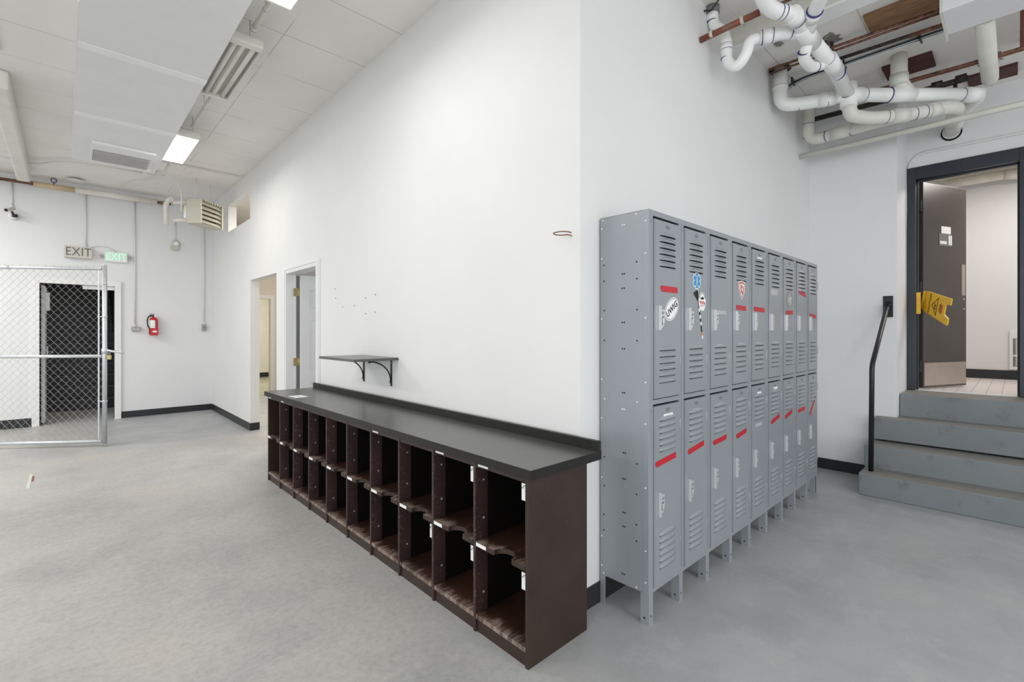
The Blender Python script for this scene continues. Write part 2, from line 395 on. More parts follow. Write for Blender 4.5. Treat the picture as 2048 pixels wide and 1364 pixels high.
def subpart(b, name, par, bev=0.0, **t):
    """child of a part: world coordinates; the part's world matrix is identity here"""
    o = b.obj(name, None, bev, **t); o.parent = par; o.matrix_parent_inverse = Matrix.Identity(4); return o
def single(b, name, label, cat, bev=0.0, group=None):
    o = b.obj(name, None, bev); o['label'] = label; o['category'] = cat
    if group: o['group'] = group
    return o
def struct(b, name, bev=0.0, parent=None):
    o = b.obj(name, None, bev)
    if parent is None: o['kind'] = 'structure'
    else: o.parent = parent; o.matrix_parent_inverse = Matrix.Identity(4)
    return o
def fillet(pts, rad, n=6):
    pts = [Vector(p) for p in pts]; out = [pts[0]]
    for k in range(1, len(pts)-1):
        a, p, c = pts[k-1], pts[k], pts[k+1]; u = (a-p); w = (c-p)
        t = min(rad, u.length*0.49, w.length*0.49); A = p+u.normalized()*t; C = p+w.normalized()*t
        for q in range(n+1):
            s = q/n; out.append(A*(1-s)**2 + p*2*s*(1-s) + C*s*s)
    out.append(pts[-1]); return out
def text_mesh(txt, size, T, mat, thick=0.0008, font_w=1.0):
    c = bpy.data.curves.new('t', 'FONT'); c.body = txt; c.size = size; c.align_x = 'CENTER'; c.align_y = 'CENTER'; c.extrude = thick; c.offset = font_w*0.0
    o = bpy.data.objects.new('t', c); COL.objects.link(o)
    dg = bpy.context.evaluated_depsgraph_get(); me = bpy.data.meshes.new_from_object(o.evaluated_get(dg))
    bpy.data.objects.remove(o); me.transform(T); me.materials.clear(); me.materials.append(M[mat]); return me
def text_obj(name, par, txt, size, T, mat, thick=0.0008, bold=0.0):
    c = bpy.data.curves.new('t', 'FONT'); c.body = txt; c.size = size; c.align_x = 'CENTER'; c.align_y = 'CENTER'; c.extrude = thick; c.offset = bold; c.space_character = 1.08
    o = bpy.data.objects.new('t', c); COL.objects.link(o)
    dg = bpy.context.evaluated_depsgraph_get(); me = bpy.data.meshes.new_from_object(o.evaluated_get(dg))
    bpy.data.objects.remove(o); bpy.data.curves.remove(c); me.transform(T); me.materials.clear(); me.materials.append(M[mat]); me.name = name
    r = bpy.data.objects.new(name, me); COL.objects.link(r); r.parent = par
    r.matrix_parent_inverse = Matrix.Translation(par.location).inverted() if (par.type == 'EMPTY') else Matrix.Identity(4)
    return r
def frame_T(o, ux, uy):
    """matrix whose local x,y axes are ux,uy and origin o"""
    ux, uy = Vector(ux).normalized(), Vector(uy).normalized(); uz = ux.cross(uy)
    T = Matrix.Identity(4)
    for r in range(3): T[r][0], T[r][1], T[r][2], T[r][3] = ux[r], uy[r], uz[r], o[r]
    return T
def copy_tree(o, parent=None, keep=()):
    c = o.copy(); COL.objects.link(c); c.parent = parent
    if parent is not None: c.matrix_parent_inverse = o.matrix_parent_inverse.copy()
    for ch in [x for x in bpy.data.objects if x.parent == o]: copy_tree(ch, c)
    return c

H = 3.67                      # ceiling
SK = 0.0071                   # the long wall runs slightly out of square
def wx(y): return 1.865 + SK*(y-1.49)

# ------------------------------------------------------------------ structure
def wall_cells(b, fixed, us, zs, holes, axis, m):
    """boxes on a grid (us x zs), skipping cells inside holes; fixed=(a,b) thickness range"""
    for u0, u1 in zip(us, us[1:]):
        for z0, z1 in zip(zs, zs[1:]):
            cu, cz = (u0+u1)/2, (z0+z1)/2
            if any(h[0] < cu < h[1] and h[2] < cz < h[3] for h in holes): continue
            if axis == 'y': b.box(fixed[0], fixed[1], u0, u1, z0, z1, m)
            else: b.box(u0, u1, fixed[0], fixed[1], z0, z1, m)
b = B(); b.box(-7, 9, -5, 17, -0.1, 0, 'floor'); struct(b, 'floor')
b = B(); b.box(-7, 9, -5, 17, H, H+0.12, 'ceil'); struct(b, 'ceiling')
# long middle wall (counter wall)
b = B(skew=True)
holes = [(6.255, 7.425, 0, 2.125), (4.93, 5.885, 0, 2.10), (7.44, 8.72, 3.0, 3.42)]
wall_cells(b, (1.865, 1.985), [1.49, 4.93, 5.885, 6.255, 7.425, 7.44, 8.72, 9.95], [0, 2.10, 2.125, 3.0, 3.42, H], holes, 'y', 'wall')
struct(b, 'wall_middle')
# wall behind the lockers, with the drywall stopping short near the ceiling pipes
b = B(); b.box(2.0, 5.70, 1.53, 1.60, 0, H, 'wall'); b.box(1.985, 5.70, 1.49, 1.53, 0, H, 'wall')
struct(b, 'wall_lockers')
# block wall right of the lockers and its return, wall with the washroom door
b = B(); b.box(5.66, 5.9, 0.773, 1.49, 0, H, 'blocky'); b.box(5.9, 6.37, 0.773, 0.93, 0, H, 'blocky'); struct(b, 'wall_stairs')
b = B(); wall_cells(b, (6.25, 6.37), [-5, -0.08, 0.773], [0.81, 3.05, H], [(-0.08, 0.773, 0.81, 3.05)], 'y', 'blocky'); b.box(6.25, 6.37, -5, 0.773, 0, 0.81, 'blocky')
struct(b, 'wall_washroom_door')
# far wall with the stair doorway
b = B(); wall_cells(b, (9.92, 10.06), [-7, -0.275, 0.578, 2.05], [0, 2.12, H], [(-0.275, 0.578, 0, 2.12)], 'x', 'blockx'); struct(b, 'wall_far')
# baseboards
b = B(skew=True); b.box(1.857, 1.865, 7.425, 9.91, 0, 0.105, 'base'); b.box(1.857, 1.985, 7.417, 7.425, 0, 0.105, 'base'); b.box(1.857, 1.865, 4.93, 1.49, 0, 0.105, 'base'); struct(b, 'baseboard_middle')
b = B(); b.box(0.66, 1.915, 9.912, 9.92, 0, 0.105, 'base'); b.box(-1.6, -0.36, 9.912, 9.92, 0, 0.13, 'base'); struct(b, 'baseboard_far')
b = B(); b.box(1.857, 5.65, 1.482, 1.49, 0, 0.105, 'base'); struct(b, 'baseboard_lockers')
b = B(); b.box(5.652, 5.66, 0.94, 1.482, 0, 0.105, 'base'); struct(b, 'baseboard_stairs')
# far doorway trim
b = B()
b.box(0.578, 0.66, 9.885, 10.07, 0, 2.20, 'white'); b.box(-0.355, -0.275, 9.885, 10.07, 0, 2.20, 'white'); b.box(-0.275, 0.578, 9.885, 10.07, 2.12, 2.20, 'white')
b.box(0.20, 0.578, 9.93, 10.02, 2.06, 2.12, 'white')
struct(b, 'trim_1', 0.003)
# white door leaf folded back into the stairwell
b = B(); b.box(-0.262, -0.218, 10.10, 10.95, 0.02, 2.10, 'white'); d = struct(b, 'door_1', 0.002)
b = B(); b.box(-0.217, -0.17, 10.12, 10.34, 1.72, 1.99, 'ductp'); subpart(b, 'door_closer', d, 0.004)
b = B(); b.box(-0.217, -0.20, 10.78, 10.86, 0.98, 1.16, 'steel'); b.tube([(-0.205, 10.82, 1.07), (-0.15, 10.82, 1.07), (-0.15, 10.70, 1.06)], 0.012, 'steel', 8); subpart(b, 'door_lever', d)
# interior door casing and jamb beside the counter
b = B(skew=True)
for y0, y1 in ((4.853, 4.935), (5.880, 5.962)):
    b.box(1.850, 1.865, y0, y1, 0, 2.155, 'white'); b.box(1.843, 1.85, y0+0.012, y1-0.03 if y0 < 5 else y1-0.012, 0, 2.14, 'white')
b.box(1.850, 1.865, 4.935, 5.880, 2.085, 2.155, 'white'); b.box(1.843, 1.85, 4.905, 5.892, 2.115, 2.14, 'white')
b.box(1.852, 2.0, 4.93, 4.945, 0, 2.09, 'white'); b.box(1.852, 2.0, 5.87, 5.885, 0, 2.09, 'white'); b.box(1.852, 2.0, 4.93, 5.885, 2.075, 2.09, 'white')
b.box(1.945, 1.965, 5.855, 5.87, 0, 2.075, 'white')
struct(b, 'trim_2', 0.002)
def panel_door(name, T, w, h):
    b = B(); t = 0.035
    b.box(0, w, -t/2+0.006, t/2-0.006, 0, h, 'white', T)
    cols = [(0.11, w/2-0.045), (w/2+0.045, w-0.11)]; rows = [(0.20, 0.78), (0.90, 1.52), (1.64, 1.88)]
    xs = [0, 0.11, w/2-0.045, w/2+0.045, w-0.11, w]; zs = [0, 0.20, 0.78, 0.90, 1.52, 1.64, 1.88, h]
    for sgn in (-1, 1):
        ya, yb = sgn*(t/2-0.006), sgn*t/2
        for i in (0, 2, 4): b.box(xs[i], xs[i+1], ya, yb, 0, h, 'white', T)
        for i in (1, 3):
            for k in (0, 2, 4, 6): b.box(xs[i], xs[i+1], ya, yb, zs[k], zs[k+1], 'white', T)
            for r in rows: b.box(xs[i]+0.03, xs[i+1]-0.03, ya, yb-sgn*0.002, r[0]+0.03, r[1]-0.03, 'white', T)
    return b
T = Matrix.Translation((2.035, 5.835, 0.012)) @ Matrix.Rotation(math.radians(2), 4, 'Z')
d = struct(panel_door('', T, 0.78, 2.055), 'door_2', 0.002)
b = B(); b.box(2.003, 2.030, 5.853, 5.857, 0.01, 2.06, 'signp'); subpart(b, 'gap_shade_strip', d, label='grey strip for the shaded door gap')  # added strip; its grey stands in for the shade in the hinge gap
for z in (1.865, 1.04, 0.25):
    b = B(); b.cyl((2.022, 5.852, z-0.05), (2.022, 5.852, z+0.05), 0.008, 'brass', 10); b.box(1.965, 2.02, 5.8505, 5.8545, z-0.047, z+0.047, 'brass'); b.box(2.028, 2.075, 5.853, 5.857, z-0.047, z+0.047, 'brass'); subpart(b, 'hinge', d)
# rooms behind the long wall
b = B(); b.box(2.0, 5.0, 6.0, 6.10, 0, H, 'beige'); struct(b, 'wall_corridor_near')
b = B(); wall_cells(b, (11.20, 11.32), [1.4, 2.35, 3.275, 5.0], [0, 2.11, H], [(2.35, 3.275, 0, 2.11)], 'x', 'beige')
b.box(3.275, 3.355, 11.185, 11.20, 0, 2.19, 'white'); b.box(2.35, 3.275, 11.185, 11.20, 2.11, 2.19, 'white'); struct(b, 'wall_corridor_end')
b = B(); b.box(3.9, 4.0, 6.1, 11.2, 0, H, 'beige'); struct(b, 'wall_corridor_side')
b = B(); b.box(2.05, 2.15, 10.06, 11.2, 0, H, 'beige'); struct(b, 'wall_corridor_return')
b = B(); b.box(1.0, 6.0, 15.9, 16.0, 0, H, 'cream'); b.box(1.0, 6.0, 15.88, 15.9, 0, 0.14, 'base'); b.box(1.0, 1.1, 11.32, 15.9, 0, H, 'cream'); b.box(5.9, 6.0, 11.32, 15.9, 0, H, 'cream'); struct(b, 'wall_far_room')
b = B(); b.box(1.1, 5.9, 11.32, 15.88, 0.0, 0.006, 'marble'); struct(b, 'floor_far_room')
# stairwell
b = B(); b.box(-0.42, -0.30, 10.07, 15.5, 0, H, 'stair'); struct(b, 'wall_stairwell_left')
b = B(); b.box(0.75, 0.87, 10.07, 15.5, 0, H, 'stair'); struct(b, 'wall_stairwell_right')
b = B(); b.box(-0.3, 0.75, 15.55, 15.7, 0, H, 'stair'); struct(b, 'wall_stairwell_back')
t = thing('dark_staircase', (0.2, 11.43, 0), 'black rubber staircase climbing behind the doorway in the far wall', 'staircase')
for k in range(15):
    y = 11.43+0.27*k; b = B(); b.box(-0.295, 0.745, y, y+0.28, 0 if k == 0 else 0.195*k-0.02, 0.195*(k+1), 'stair'); b.box(-0.295, 0.745, y-0.02, y+0.03, 0.195*(k+1)-0.012, 0.195*(k+1)+0.002, 'nosing'); part(b, 'step', t)

# concrete steps up to the washroom
t = thing('concrete_steps', (5.5, 0.2, 0), 'grey painted concrete steps leading up to the black washroom door', 'steps')
for x0, z1, y1 in ((4.98, 0.186, 0.94), (5.25, 0.382, 0.948), (5.52, 0.597, 0.925)):
    b = B(); b.box(x0, 6.245, -1.6, y1 if x0 < 5.6 else 0.77, z1-0.2 if z1 > .2 else 0.001, z1, 'steps')
    # trim what would run inside the block wall
    for v in b.bm.verts:
        if v.co.x > 6 : v.co.x = 5.655
    part(b, 'step', t, 0.006)
b = B(); b.box(5.655, 6.246, -1.6, 0.768, 0.001, 0.60, 'steps'); b.box(5.78, 6.246, -1.6, 0.768, 0.597, 0.81, 'steps'); part(b, 'landing', t, 0.005)

# washroom door frame, leaf and room
b = B()
for xa, xb, dy in ((6.225, 6.40, 0.0),):
    b.box(xa, xb, 0.703, 0.7715, 0.812, 3.05, 'frameblk'); b.box(xa, xb, -0.08, -0.01, 0.812, 3.05, 'frameblk'); b.box(xa, xb, -0.01, 0.703, 2.93, 3.05, 'frameblk')
b.box(6.30, 6.34, 0.690, 0.703, 0.812, 2.93, 'frameblk'); b.box(6.30, 6.34, -0.01, 0.003, 0.812, 2.93, 'frameblk'); b.box(6.30, 6.34, -0.01, 0.703, 2.917, 2.93, 'frameblk')
struct(b, 'trim_3', 0.003)
ld = Vector((0.923, -0.385, 0)); ln = Vector((-0.385, -0.923, 0))      # leaf direction, face normal towards the camera
L0 = Vector((6.400, 0.664, 0.822))
T = frame_T(L0, ld, (0, 0, 1))      # local x along leaf, y up, z = ld x up
def leaf_box(b, s0, s1, z0, z1, d0, d1, m): b.box(s0, s1, z0, z1, d0, d1, m, T)
# z axis of T points along ld x (0,0,1) = (-0.385,-0.923,0): towards the camera side
b = B(); leaf_box(b, 0, 0.735, 0, 2.11, -0.045, 0, 'doorblk'); d = struct(b, 'door_3', 0.002)
b = B(); leaf_box(b, 0.02, 0.725, 0.02, 0.255, 0.0, 0.002, 'kick'); subpart(b, 'kick_plate', d)
b = B(); leaf_box(b, 0.655, 0.715, 0.965, 1.295, 0.0, 0.002, 'kick'); subpart(b, 'push_plate', d)
b = B()
for zz in (0.82, 0.925): b.cyl(T @ Vector((0.685, zz, 0)), T @ Vector((0.685, zz, 0.006)), 0.008, 'chrome', 12)
subpart(b, 'lock_screw', d)
b = B(); leaf_box(b, 0.26, 0.48, 1.475, 1.60, 0.0, 0.003, 'signp'); leaf_box(b, 0.275, 0.385, 1.495, 1.525, 0.003, 0.004, 'paper')
leaf_box(b, 0.42, 0.445, 1.49, 1.59, 0.003, 0.004, 'paper'); leaf_box(b, 0.452, 0.475, 1.49, 1.59, 0.003, 0.004, 'paper'); leaf_box(b, 0.30, 0.46, 1.605, 1.68, 0.0, 0.002, 'paper'); subpart(b, 'restroom_sign', d)
for zz in (0.22, 1.02, 1.86):
    b = B(); b.cyl((6.385, 0.685, 0.822+zz-0.06), (6.385, 0.685, 0.822+zz+0.06), 0.012, 'black', 10); b.box(6.36, 6.41, 0.672, 0.690, 0.822+zz-0.055, 0.822+zz+0.055, 'black'); subpart(b, 'hinge', d)
b = B(); b.box(6.37, 8.48, -2.0, 1.05, 0.78, 0.808, 'tilew'); struct(b, 'floor_washroom')
b = B(); b.box(8.48, 8.6, -2.0, 1.05, 0.78, H, 'blocky'); b.box(6.37, 8.6, 1.05, 1.15, 0.78, H, 'blocky'); b.box(6.37, 8.6, -2.1, -2.0, 0.78, H, 'blocky'); struct(b, 'wall_washroom')
b = B(); b.box(6.37, 8.48, -2.0, 1.05, 3.40, 3.44, 'beige'); struct(b, 'ceiling_washroom')
b = B(); b.box(8.468, 8.48, -2.0, 1.05, 0.808, 0.92, 'base'); struct(b, 'baseboard_washroom')
t = thing('wall_heater', (8.46, -0.15, 0.93), 'white recessed wall heater with grey grille inside the washroom', 'heater')
b = B(); b.box(8.44, 8.479, -0.40, 0.07, 0.935, 1.41, 'white'); part(b, 'frame', t, 0.003)
b = B()
for k in range(14):
    b.box(8.434, 8.441, -0.36+k*0.028, -0.345+k*0.028, 0.98, 1.31, 'grilleb')
b.box(8.436, 8.4405, -0.37, 0.04, 0.975, 1.315, 'grille'); b.box(8.433, 8.4405, -0.37, 0.04, 1.095, 1.115, 'white'); part(b, 'grille', t)
b = B(); b.tube([(8.30, 1.04, 3.30), (8.30, 0.10, 3.30)], 0.055, 'insul', 14); b.tube(fillet([(8.30, 0.10, 3.30), (8.30, -0.05, 3.28), (8.15, -0.12, 3.33)], 0.08), 0.062, 'insul', 14)
for v in b.bm.verts:
    if v.co.y > 0.55: v.co.y = 0.55 + (v.co.y-0.55)*0.2
single(b, 'insulated_pipe', 'lumpy cream insulated pipe under the washroom ceiling', 'pipe')

# ------------------------------------------------------------------ lockers
def door_mesh():
    b = B(); w, h = 0.255, 0.869
    b.box(0, w, -0.004, 0.012, 0, h, 'lock')
    b.box(0.006, w-0.006, -0.0055, -0.004, 0.006, h-0.006, 'lock')
    li, di = b.mi('lock'), b.mi('dark')
    def louver(zb):
        n = 10; x0, x1 = 0.046, 0.206; A = []; Cc = []; D = []; E_ = []
        for k in range(n+1):
            t = k/n; x = x0+(x1-x0)*t; s = max(0.0, math.sin(PI*t))**0.4
            A.append(b.bm.verts.new((x, -0.0055-0.0105*s, zb))); Cc.append(b.bm.verts.new((x, -0.0055-0.0085*s, zb+0.004+0.007*s)))
            D.append(b.bm.verts.new((x, -0.0056, zb+0.007+0.014*s))); E_.append(b.bm.verts.new((x, -0.0056, zb)))
        for k in range(n):
            for P, Q, m in ((A, Cc, li), (Cc, D, li), (E_, A, di)):
                f = b.bm.faces.new((P[k], P[k+1], Q[k+1], Q[k])); f.material_index = m; f.smooth = (m == li)
        # dark slot under the lip
        b.box(x0+0.001, x1-0.004, -0.0064, -0.0054, zb-0.0040, zb, 'dark')
    for k in range(6): louver(0.075+k*0.0315)
    for k in range(6): louver(0.645+k*0.0300)
    return b
def handle_mesh():
    b = B()
    b.box(0.034, 0.086, -0.0068, -0.0056, 0.336, 0.446, 'lock')
    b.box(0.036, 0.0405, -0.021, -0.0068, 0.332, 0.450, 'chrome')
    b.box(0.0405, 0.0465, -0.0115, -0.0068, 0.338, 0.444, 'ink')  # black strip and grey inset paint in the shadows around the pull
    b.prism([(0.047, 0.428), (0.084, 0.434), (0.084, 0.372), (0.066, 0.345), (0.047, 0.345)], lambda x, z, y: (x, y, z), -0.0125, -0.0068, 'chrome')
    b.prism([(0.053, 0.400), (0.077, 0.400), (0.077, 0.376), (0.064, 0.356), (0.053, 0.356)], lambda x, z, y: (x, y, z), -0.0132, -0.0125, 'signp')
    b.prism([(0.058, 0.392), (0.070, 0.392), (0.070, 0.374), (0.058, 0.366)], lambda x, z, y: (x, y, z), -0.0175, -0.0132, 'chrome')
    b.box(0.051, 0.080, -0.0132, -0.0125, 0.408, 0.424, 'lock')
    return b
UNIT_W = 0.921; LX0 = 2.02; YF = 1.20; YB = 1.481
u = thing('locker_unit', (LX0, YF, 0), 'grey two-tier steel locker bank nearest the counter, with the white UWIG oval sticker', 'lockers', 'grey locker banks')
def shell():
    b = B(); x0 = LX0; x1 = LX0+UNIT_W-0.002; z0, z1 = 0.145, 1.984
    b.box(x0, x0+0.002, YF+0.03, YB, z0, z1, 'lock'); b.box(x0-0.0015, x0+0.002, YF, YF+0.031, z0, z1, 'lock')
    b.box(x1-0.002, x1, YF, YB, z0, z1, 'lock'); b.box(x0, x1, YF+0.001, YB, z1-0.003, z1, 'lock'); b.box(x0, x1, YF+0.001, YB, z0, z0+0.003, 'lock')
    b.box(x0, x1, YB-0.002, YB, z0, z1, 'lock')
    # front frame
    P = 0.307
    b.box(x0, x0+0.038, YF, YF+0.014, z0, z1, 'lock'); b.box(x1-0.014, x1, YF, YF+0.014, z0, z1, 'lock')
    for k in (1, 2): b.box(x0+P*k-0.012, x0+P*k+0.038, YF, YF+0.014, z0, z1, 'lock'); b.box(x0+P*k+0.010, x0+P*k+0.014, YF-0.003, YF, z0+0.03, z1-0.02, 'lock')
    for za, zb in ((z0, 0.166), (1.047, 1.070), (1.957, z1)): b.box(x0, x1, YF+0.0005, YF+0.014, za, zb, 'lock')
    b.box(x0+0.004, x1-0.004, YF+0.0145, YF+0.27, 1.050, 1.056, 'lock')
    for k in (1, 2): b.box(x0+P*k, x0+P*k+0.002, YF+0.014, YB, z0, z1, 'lock')
    # small bolts beside every door
    for k in range(3):
        for zz in (1.93, 1.02):
            b.cyl((x0+P*k+0.020, YF-0.004, zz), (x0+P*k+0.020, YF, zz), 0.005, 'lock', 8)
    # hinge knuckles
    for k in range(3):
        for zz in (1.80, 1.24, 0.92, 0.32): b.cyl((x0+P*k+0.2985, YF-0.004, zz-0.03), (x0+P*k+0.2985, YF-0.004, zz+0.03), 0.0045, 'lock', 8)
    return b
part(shell(), 'cabinet_shell', u, 0.0012)
for k in range(3):
    b = B(); xa = LX0 + (0 if k == 0 else 0.307*k-0.012); w_ = 0.038
    b.box(xa, xa+w_, YF, YF+0.003, 0, 0.146, 'lock'); b.box(xa, xa+0.003, YF+0.003, YF+0.045, 0, 0.146, 'lock')
    for zz in (0.03,): b.cyl((xa-0.0008, YF+0.024, zz), (xa, YF+0.024, zz), 0.005, 'dark', 8); b.cyl((xa+0.019, YF-0.0006, zz+0.01), (xa+0.019, YF, zz+0.01), 0.004, 'dark', 8)
    part(b, 'leg', u)
for k in (0,):
    b = B(); xa = LX0
    b.box(xa, xa+0.038, YB-0.003, YB, 0, 0.146, 'lock'); b.box(xa, xa+0.003, YB-0.03, YB-0.003, 0, 0.146, 'lock'); part(b, 'leg', u)
dm = None; doors0 = []
for k in range(3):
    for z0 in (1.075, 0.169):
        if dm is None:
            dob = door_mesh().obj('door', None, 0.0); dm = dob.data
            hob = handle_mesh().obj('handle', None, 0.0); hm = hob.data
            b = B(); b.prism([(0.128+0.022*math.cos(a), 0.842+0.0095*math.sin(a)) for a in [2*PI*q/16 for q in range(16)]], lambda x, z, y: (x, y, z), -0.0064, -0.0056, 'signp')
            for q in range(4): b.box(0.112+q*0.0095, 0.1145+q*0.0095, -0.0072, -0.0064, 0.835, 0.848, 'lock')
            b.box(0.110, 0.146, -0.0066, -0.0056, 0.824, 0.8265, 'greyink'); pob = b.obj('number_plate'); pm = pob.data
        else:
            dob = bpy.data.objects.new('door', dm); COL.objects.link(dob); hob = bpy.data.objects.new('handle', hm); COL.objects.link(hob); pob = bpy.data.objects.new('number_plate', pm); COL.objects.link(pob)
        dob.parent = u; dob.location = (0.042+0.307*k, 0, z0)
        hob.parent = dob; hob['label'] = 'chrome latch handle'; pob.parent = dob
        doors0.append(dob)
units = [u]
LBL = ['grey two-tier steel locker bank in the middle of the row, with the red shield sticker',
       'grey two-tier steel locker bank at the far end, nearest the concrete steps']
for k in (1, 2):
    c = copy_tree(u); c.location.x = LX0+UNIT_W*k; c['label'] = LBL[k-1]; units.append(c)
for ya, yb in ((YF, YF+0.045), (YB-0.03, YB)):
    b = B(); xa = LX0+UNIT_W*3-0.040; b.box(xa, xa+0.036, ya if ya == YF else yb-0.003, ya+0.003 if ya == YF else yb, 0, 0.146, 'lock'); b.box(xa, xa+0.003, ya, yb, 0, 0.146, 'lock')
    part(b, 'leg', units[2])
bpy.context.view_layer.update()
def door_at(col, row):      # col 0..8, row 0 upper, 1 lower
    un = units[col//3]; x = 0.042+0.307*(col%3); z0 = (1.075, 0.169)[row]
    for c in bpy.data.objects:
        if c.parent == un and c.name.split('.')[0] == 'door' and abs(c.location.x-x) < 0.01 and abs(c.location.z-z0) < 0.01: return c
def on_door(b, name, dr, **t):
    o = b.obj(name, None, 0.0, **t); o.parent = dr; return o
FZ = -0.0062
def flat(b, pts, m, d0=0.0, th=0.0008):     # outline in door (x,z) plane
    b.prism(pts, lambda x, z, y: (x, y, z), FZ-d0, FZ-d0-th, m); return b
def ell(cx, cz, rx, rz, n=28, ang=0): 
    r = []
    for q in range(n):
        a = 2*PI*q/n; x, z = rx*math.cos(a), rz*math.sin(a); r.append((cx+x*math.cos(ang)-z*math.sin(ang), cz+x*math.sin(ang)+z*math.cos(ang)))
    return r
# first side panel: rivets and punched holes
b = B(); X = LX0-0.0015
for y, z in [(1.464,1.97),(1.269,1.97),(1.346,1.929),(1.335,1.929),(1.472,1.929),(1.217,1.929),(1.217,1.774),(1.472,1.775),(1.217,1.465),(1.472,1.465),(1.472,1.154),(1.217,1.156),(1.454,1.054),(1.263,1.058),
             (1.217,.958),(1.472,.954),(1.347,1.014),(1.336,1.014),(1.217,.653),(1.472,.648),(1.217,.352),(1.472,.346),(1.217,.201),(1.472,.194),(1.46,.157),(1.268,.159)]:
    b.lathe([(0.0045, 0), (0.004, -0.002), (0.002, -0.003)], (LX0-(0.0015 if y < 1.23 else 0), y, z), 'white', 10, 'x')
part(b, 'rivet_heads', u, label='pale rivet heads')
b = B()
for y, z in [(1.266,1.738),(1.458,1.74),(1.347,1.686),(1.336,1.686),(1.265,1.656),(1.458,1.658),(1.348,1.615),(1.336,1.615),(1.264,1.506),(1.457,1.507),(1.348,1.445),(1.336,1.445),(1.264,1.355),(1.456,1.355),(1.347,1.314),(1.335,1.314),
             (1.345,1.096),(1.334,1.096),(1.456,.756),(1.341,.798),(1.330,.798),(1.265,.758),(1.456,.607),(1.343,.669),(1.332,.669),(1.266,.61),(1.458,.46),(1.343,.502),(1.332,.502),(1.268,.462),(1.344,.433),(1.333,.433),(1.458,.379),(1.267,.383),(1.347,.196),(1.336,.196)]:
    b.cyl((LX0-0.0006, y, z), (LX0, y, z), 0.0042, 'dark', 10)
part(b, 'bolt_holes', u, label='black punched bolt holes')
# red tape strips: (column, row, x0, x1, z, tilt, droop)
for col, row, x0, x1, z, dz in ((0,0,0.06,0.225,0.535,0.0),(3,0,0.05,0.20,0.475,-0.003),(4,0,0.03,0.215,0.475,-0.005),(6,0,0.05,0.20,0.468,0.003),(7,0,0.05,0.225,0.64,-0.02),(8,0,0.03,0.20,0.462,-0.01),
                                 (0,1,0.012,0.205,0.588,0.016),(1,1,0.035,0.215,0.592,0.022),(2,1,0.03,0.205,0.592,0.010),(3,1,0.05,0.205,0.580,0.018),(5,1,0.04,0.215,0.588,0.030),(6,1,0.03,0.19,0.588,0.030),(7,1,0.03,0.21,0.60,0.005),(8,1,0.03,0.20,0.54,0.13)):
    dr = door_at(col, row); b = B(); hgt = 0.028 if row == 1 else 0.030
    tear = random.uniform(0.004, 0.012)
    flat(b, [(x0+tear, z-hgt/2), (x1, z-hgt/2+dz), (x1+random.uniform(-.004, .004), z+hgt/2+dz), (x0, z+hgt/2), (x0-0.006, z)], 'tape', 0.0105 if False else 0.0004, 0.0012)
    on_door(b, 'tape_strip', dr, label='red tape strip')
# UWIG oval
dr = door_at(0, 0); b = B(); flat(b, ell(0.163, 0.438, 0.076, 0.050, 32, 0.62), 'paper'); flat(b, ell(0.163, 0.438, 0.070, 0.045, 32, 0.62), 'ink', 0.0008, 0.0003); flat(b, ell(0.163, 0.438, 0.0675, 0.0425, 32, 0.62), 'paper', 0.0011, 0.0003)
o = on_door(b, 'oval_sticker', dr, label='white oval UWIG sticker')
text_obj('lettering', dr, 'UWIG', 0.043, Matrix.Translation((0.163, FZ-0.0022, 0.438)) @ Matrix.Rotation(math.radians(-33), 4, 'Y') @ Matrix.Rotation(PI/2, 4, 'X'), 'ink', 0.0004, 0.0007)
# second door: blue star of life, pennant spear and round team sticker
dr = door_at(1, 0)
def star(cx, cz, R, w):
    pts = []
    for k in range(6):
        a = PI/2+k*PI/3; d = Vector((math.cos(a), math.sin(a))); n_ = Vector((-d.y, d.x)); a2 = a+PI/6; e = Vector((math.cos(a2), math.sin(a2)))
        pts += [tuple(Vector((cx, cz))+d*R-n_*w), tuple(Vector((cx, cz))+d*R+n_*w), tuple(Vector((cx, cz))+e*w*1.95)]
    return pts
b = B(); flat(b, star(0.130, 0.600, 0.046, 0.0175), 'paper'); flat(b, star(0.130, 0.600, 0.041, 0.0130), 'blue', 0.0008, 0.0004); b.box(0.128, 0.132, FZ-0.0018, FZ-0.001, 0.572, 0.628, 'paper'); b.tube([(0.122, FZ-0.0016, 0.585), (0.138, FZ-0.0016, 0.597), (0.124, FZ-0.0016, 0.606), (0.136, FZ-0.0016, 0.614)], 0.0012, 'paper', 6)
on_door(b, 'medical_star_sticker', dr, label='blue medical star sticker')
b = B(); flat(b, [(0.088, 0.532), (0.135, 0.552), (0.142, 0.490)], 'ink', 0, 0.0006)
x0, z0, x1, z1 = 0.135, 0.545, 0.200, 0.285
dvec = Vector((x1-x0, z1-z0)); n_ = Vector((-dvec.y, dvec.x)).normalized()*0.0065
for q in range(14):
    a, c = q/14, (q+1)/14; pa, pc = Vector((x0, z0))+dvec*a, Vector((x0, z0))+dvec*c
    flat(b, [tuple(pa-n_), tuple(pa+n_), tuple(pc+n_), tuple(pc-n_)], 'paper' if q in (5, 7, 9, 13) else 'orange' if q == 12 else 'ink', 0, 0.0006)
on_door(b, 'pennant_sticker', dr, label='black and white pennant sticker')
b = B(); flat(b, ell(0.192, 0.490, 0.043, 0.052), 'paper', 0.0008, 0.0006); b.tube([(0.192+0.037*math.cos(a), FZ-0.0018, 0.490+0.046*math.sin(a)) for a in [0.35+q*0.24 for q in range(11)]], 0.0014, 'ink', 6)
flat(b, [(0.172, 0.512), (0.206, 0.516), (0.214, 0.506), (0.195, 0.500), (0.176, 0.502)], 'ink', 0.0014, 0.0004)
